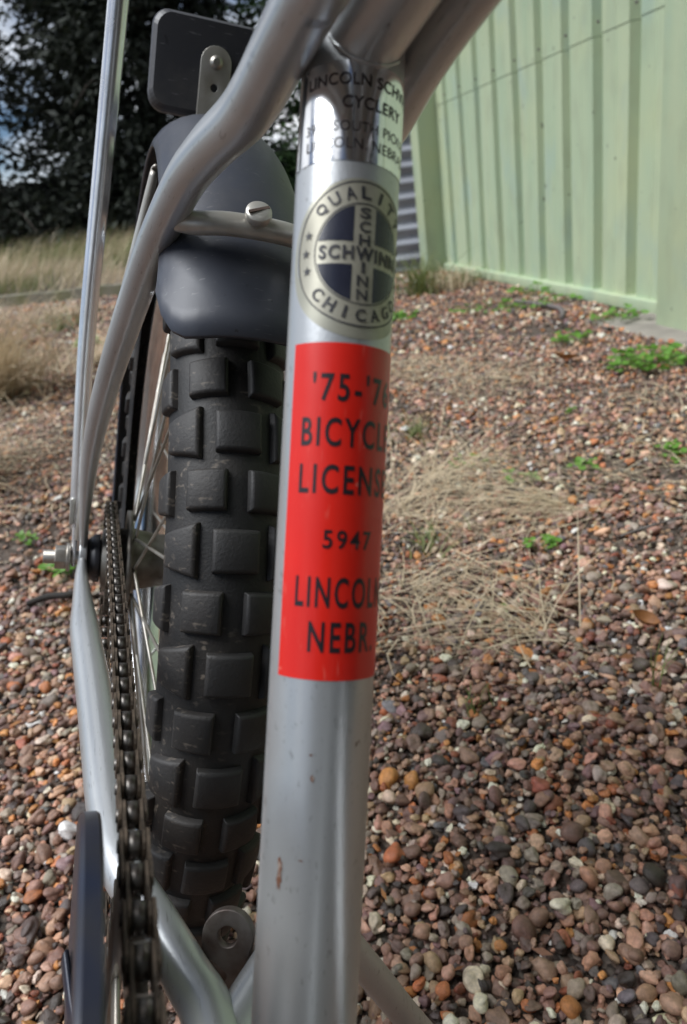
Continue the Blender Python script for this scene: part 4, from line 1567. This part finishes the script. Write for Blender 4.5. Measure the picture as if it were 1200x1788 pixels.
tuft('green_grass_tuft', 'thin green sprout among the pebbles at lower centre', .10, .615, 14, .014, .03, R(0), 3, .4, 'green_grass', .0013, 'green grass tufts on the gravel', 26)
tuft('green_grass_tuft', 'single upright green blades at the right edge', .275, .61, 9, .006, .05, R(0), 3, .2, 'green_grass', .0012, 'green grass tufts on the gravel', 27)

# bank of long grass behind the kerb
g = np.random.default_rng(77)
nB = 30000
bx_ = g.uniform(-8, 1.2, nB)
by_ = 5.50 - .3075 * bx_ + .12 + 6.0 * g.random(nB) ** 1.3
ok = (by_ > 1.2 * np.abs(bx_)) & ~((bx_ > .1) & (by_ < 6.2))
bx_, by_ = bx_[ok], by_[ok]
nB = len(bx_)
hgt = .13 + .22 * np.clip((by_ - (5.50 - .3075 * bx_)) / 3.5, 0, 1)
hgt = hgt * (.7 + .6 * (np.sin(bx_ * 3.1) * np.sin(by_ * 2.3 + 1) * .5 + .5))
an = g.uniform(-.9, .9, nB)
dirs = np.stack([np.cos(an), np.sin(an), 0 * an], 1)
v, f = blades(np.stack([bx_, by_, ground_z(bx_, by_)], 1), dirs, hgt * g.uniform(.5, 1.3, nB), np.full(nB, .006) * g.uniform(.5, 1.3, nB), np.clip(g.normal(.3, .16, nB), .02, .9), g, 3)
dry_sel = np.sin(bx_ * 2.1 + 1.3) * np.sin(by_ * 1.7) + g.normal(0, .45, nB) > -.15
fq = f.reshape(3, nB, 4)
bank = link_mesh('bank_grass', fast_mesh('bank_grass', v, fq[:, dry_sel].reshape(-1, 4)), M['dry'])
tag(bank, 'long straw-coloured grass on the bank behind the kerb', 'grass', kind='stuff')
bank2 = link_mesh('bank_green_grass', fast_mesh('bank_green_grass', v, fq[:, ~dry_sel].reshape(-1, 4)), M['green_grass'])
tag(bank2, 'green grass mixed into the straw on the bank behind the kerb', 'grass', kind='stuff')


# ------------------------------------------------------------------ weeds, leaves, twigs
def leaflet_mesh():
    vs, fs = [(0, 0, 0)], []
    n_ = 12
    for k in range(n_ + 1):
        a = -math.pi * .92 + 2 * math.pi * .92 * k / n_
        r_ = .5 * (1 - .14 * math.cos(a * 3) ** 2) * (1 + .12 * math.cos(6 * a))
        vs.append((.5 + r_ * math.cos(a), r_ * .92 * math.sin(a), .10 * r_ * r_ * 4 - .05))
    vs[0] = (.45, 0, -.03)
    fs = [(0, 1 + k, 2 + k) for k in range(n_)]
    return mesh_np('leaf', vs, fs, True)


leaf_me = leaflet_mesh()
leaf_me.materials.append(M['clover'])


def weed(label, x, y, n, spread, size, hgt, seed, name='weed_plant', group='green weeds on the gravel'):
    g = random.Random(seed)
    t = bpy.data.objects.new(name, None)
    COL.objects.link(t)
    t.location = (x, y, 0)
    tag(t, label, 'weed', group)
    st = MB()
    for i in range(n):
        a = g.uniform(0, 2 * math.pi)
        q = spread * math.sqrt(g.random())
        z = hgt * g.uniform(.35, 1.0) * (1 - .45 * q / spread)
        p = Vector((q * math.cos(a), q * math.sin(a), z))
        st.tube([(p.x * .35, p.y * .35, 0), (p.x * .7, p.y * .7, z * .7), p], [size * .05, size * .045, size * .035], 5)
        s = size * g.uniform(.6, 1.2)
        for k in range(3 if n < 20 else 2):
            o = link_mesh('leaf', leaf_me, parent=t)
            o.location = p
            o.scale = (s, s, s)
            o.rotation_euler = (g.uniform(-.5, .5), g.uniform(-.6, .3), a + k * 2.1 + g.uniform(-.4, .4))
    st.build('stem', M['clover'], t)
    return t


weed('small round-leaved weed standing alone by the nearest straw', .257, .944, 9, .020, .0105, .022, 1)
weed('small clover-like weed above the brown straw mat', .297, 1.195, 9, .026, .012, .026, 2)
weed('darker small weed right of the clover-like one', .404, 1.221, 7, .028, .012, .020, 3)
weed('small weed at the right picture edge', .555, 1.225, 9, .032, .014, .026, 4)
weed('low green sprig at the left edge of the straw mat', .225, 1.32, 8, .04, .011, .018, 5)
weed('large bright green weed patch in front of the concrete footing', .79, 1.86, 52, .11, .022, .045, 6)
weed('small sprig just left of the large weed patch', .70, 1.83, 6, .025, .016, .025, 12)
weed('leafy weed between the footing and the gravel', .715, 2.22, 10, .05, .024, .055, 7)
weed('leafy weed at the foot of the near shed pillar', .945, 2.47, 20, .10, .022, .05, 8)
weed('spreading weed along the bottom channel beside the grey stick', .80, 2.95, 26, .17, .022, .04, 9)
weed('weed clump against the wall left of the grey stick', .90, 3.25, 18, .11, .022, .06, 10)
weed('low green weeds left of the wall clump', .66, 3.05, 20, .16, .018, .03, 11)
weed('green weeds by the gravel beyond the badge', .33, 3.05, 16, .09, .024, .03, 13)
weed('small weed on the gravel left of the axle nut', -.425, 1.06, 14, .03, .016, .035, 14)
weed('tiny sprig on the gravel far left of the axle', -.53, 1.22, 6, .02, .012, .02, 15)
weed('few green leaves in front of the straw near the kerb', -1.02, 3.5, 16, .07, .026, .04, 16)
weed('tiny sprig near the big weed patch, further into the gravel', .50, 1.55, 5, .015, .010, .012, 17)
weed('tiny green leaf pair beside the flattened straw', .17, .80, 3, .008, .007, .008, 18)


def dead_leaf(label, x, y, z, size, rot_, curl, seed):
    g = random.Random(seed)
    vs, fs = [], []
    nL, nW = 8, 4
    for i in range(nL + 1):
        t_ = i / nL
        w_ = .32 * math.sin(math.pi * min(1, t_ * .97 + .03)) ** .8
        for j in range(nW + 1):
            q = (j / nW * 2 - 1)
            vs.append(((t_ - .5), q * w_, curl * (q * q * w_ * 1.2 + (t_ - .5) ** 2 * 1.3) + .02 * g.uniform(-1, 1)))
    for i in range(nL):
        for j in range(nW):
            a = i * (nW + 1) + j
            fs.append((a, a + 1, a + nW + 2, a + nW + 1))
    o = link_mesh('dead_leaf', mesh_np('dead_leaf', vs, fs, True), M['deadleaf'], loc=(x, y, z))
    o.scale = (size, size, size)
    o.rotation_euler = (g.uniform(-.3, .3), g.uniform(-.3, .3), rot_)
    tag(o, label, 'leaf', 'dead leaves on the gravel')


g = np.random.default_rng(17)
nq = 420
fx, fy = g.uniform(-1.3, .95, nq), .35 + 2.6 * g.random(nq) ** 1.2
ok = in_yard(np.stack([fx, fy], 1)); fx, fy = fx[ok], fy[ok]; nq = len(fx)
dd = g.normal(0, 1, (nq, 3)); dd[:, 2] *= .25
nn = g.normal(0, .35, (nq, 3)); nn[:, 2] = 1
ll = g.uniform(.003, .009, nq)
v, f = leaf_quads(np.stack([fx, fy, np.full(nq, .009) + g.uniform(0, .004, nq)], 1), unit(dd), ll, ll * g.uniform(.25, .55, nq), unit(nn))
tag(link_mesh('leaf_litter', fast_mesh('leaf_litter', v, f), M['deadleaf']), 'tiny brown scraps of leaf and bark strewn over the gravel', 'litter', kind='stuff')
dead_leaf('curled orange-brown dead leaf on the gravel at the right edge', .303, .714, .012, .030, R(-35), .9, 1)
dead_leaf('reddish brown dead leaf lying on the flattened straw', .195, .768, .013, .019, R(5), .4, 2)
dead_leaf('brown dead leaf near the top right of the straw', .355, 1.02, .012, .018, R(40), .5, 3)
dead_leaf('large tan dead leaf by the footing weeds', .62, 1.98, .014, .07, R(10), .5, 4)

tw = MB().tube([(0, 0, .012), (.07, .05, .016), (.13, .12, .018), (.17, .23, .020), (.16, .34, .03)], [.007, .009, .009, .008, .005], 8, 4).build('grey_stick', M['stick'], loc=(.80, 2.60, .0))
tw.rotation_euler = (0, 0, R(35))
tag(tw, 'grey weathered stick lying below the shed wall', 'stick')
tw = MB().tube([(0, 0, .010), (.03, .006, .014), (.06, .002, .014), (.085, .016, .012)], [.004, .0055, .005, .003], 8, 4).build('black_twig', M['darkstick'], loc=(-.445, .965, 0))
tag(tw, 'short black twig on the gravel left of the chainstay', 'twig')
tw = MB().tube([(0, 0, .008), (.05, .012, .012), (.10, .03, .010)], [.0018, .002, .0012], 6, 3).build('thin_twig', M['stick'], loc=(.36, .93, .004))
tag(tw, 'thin pale twig on the gravel right of the lone weed', 'twig')
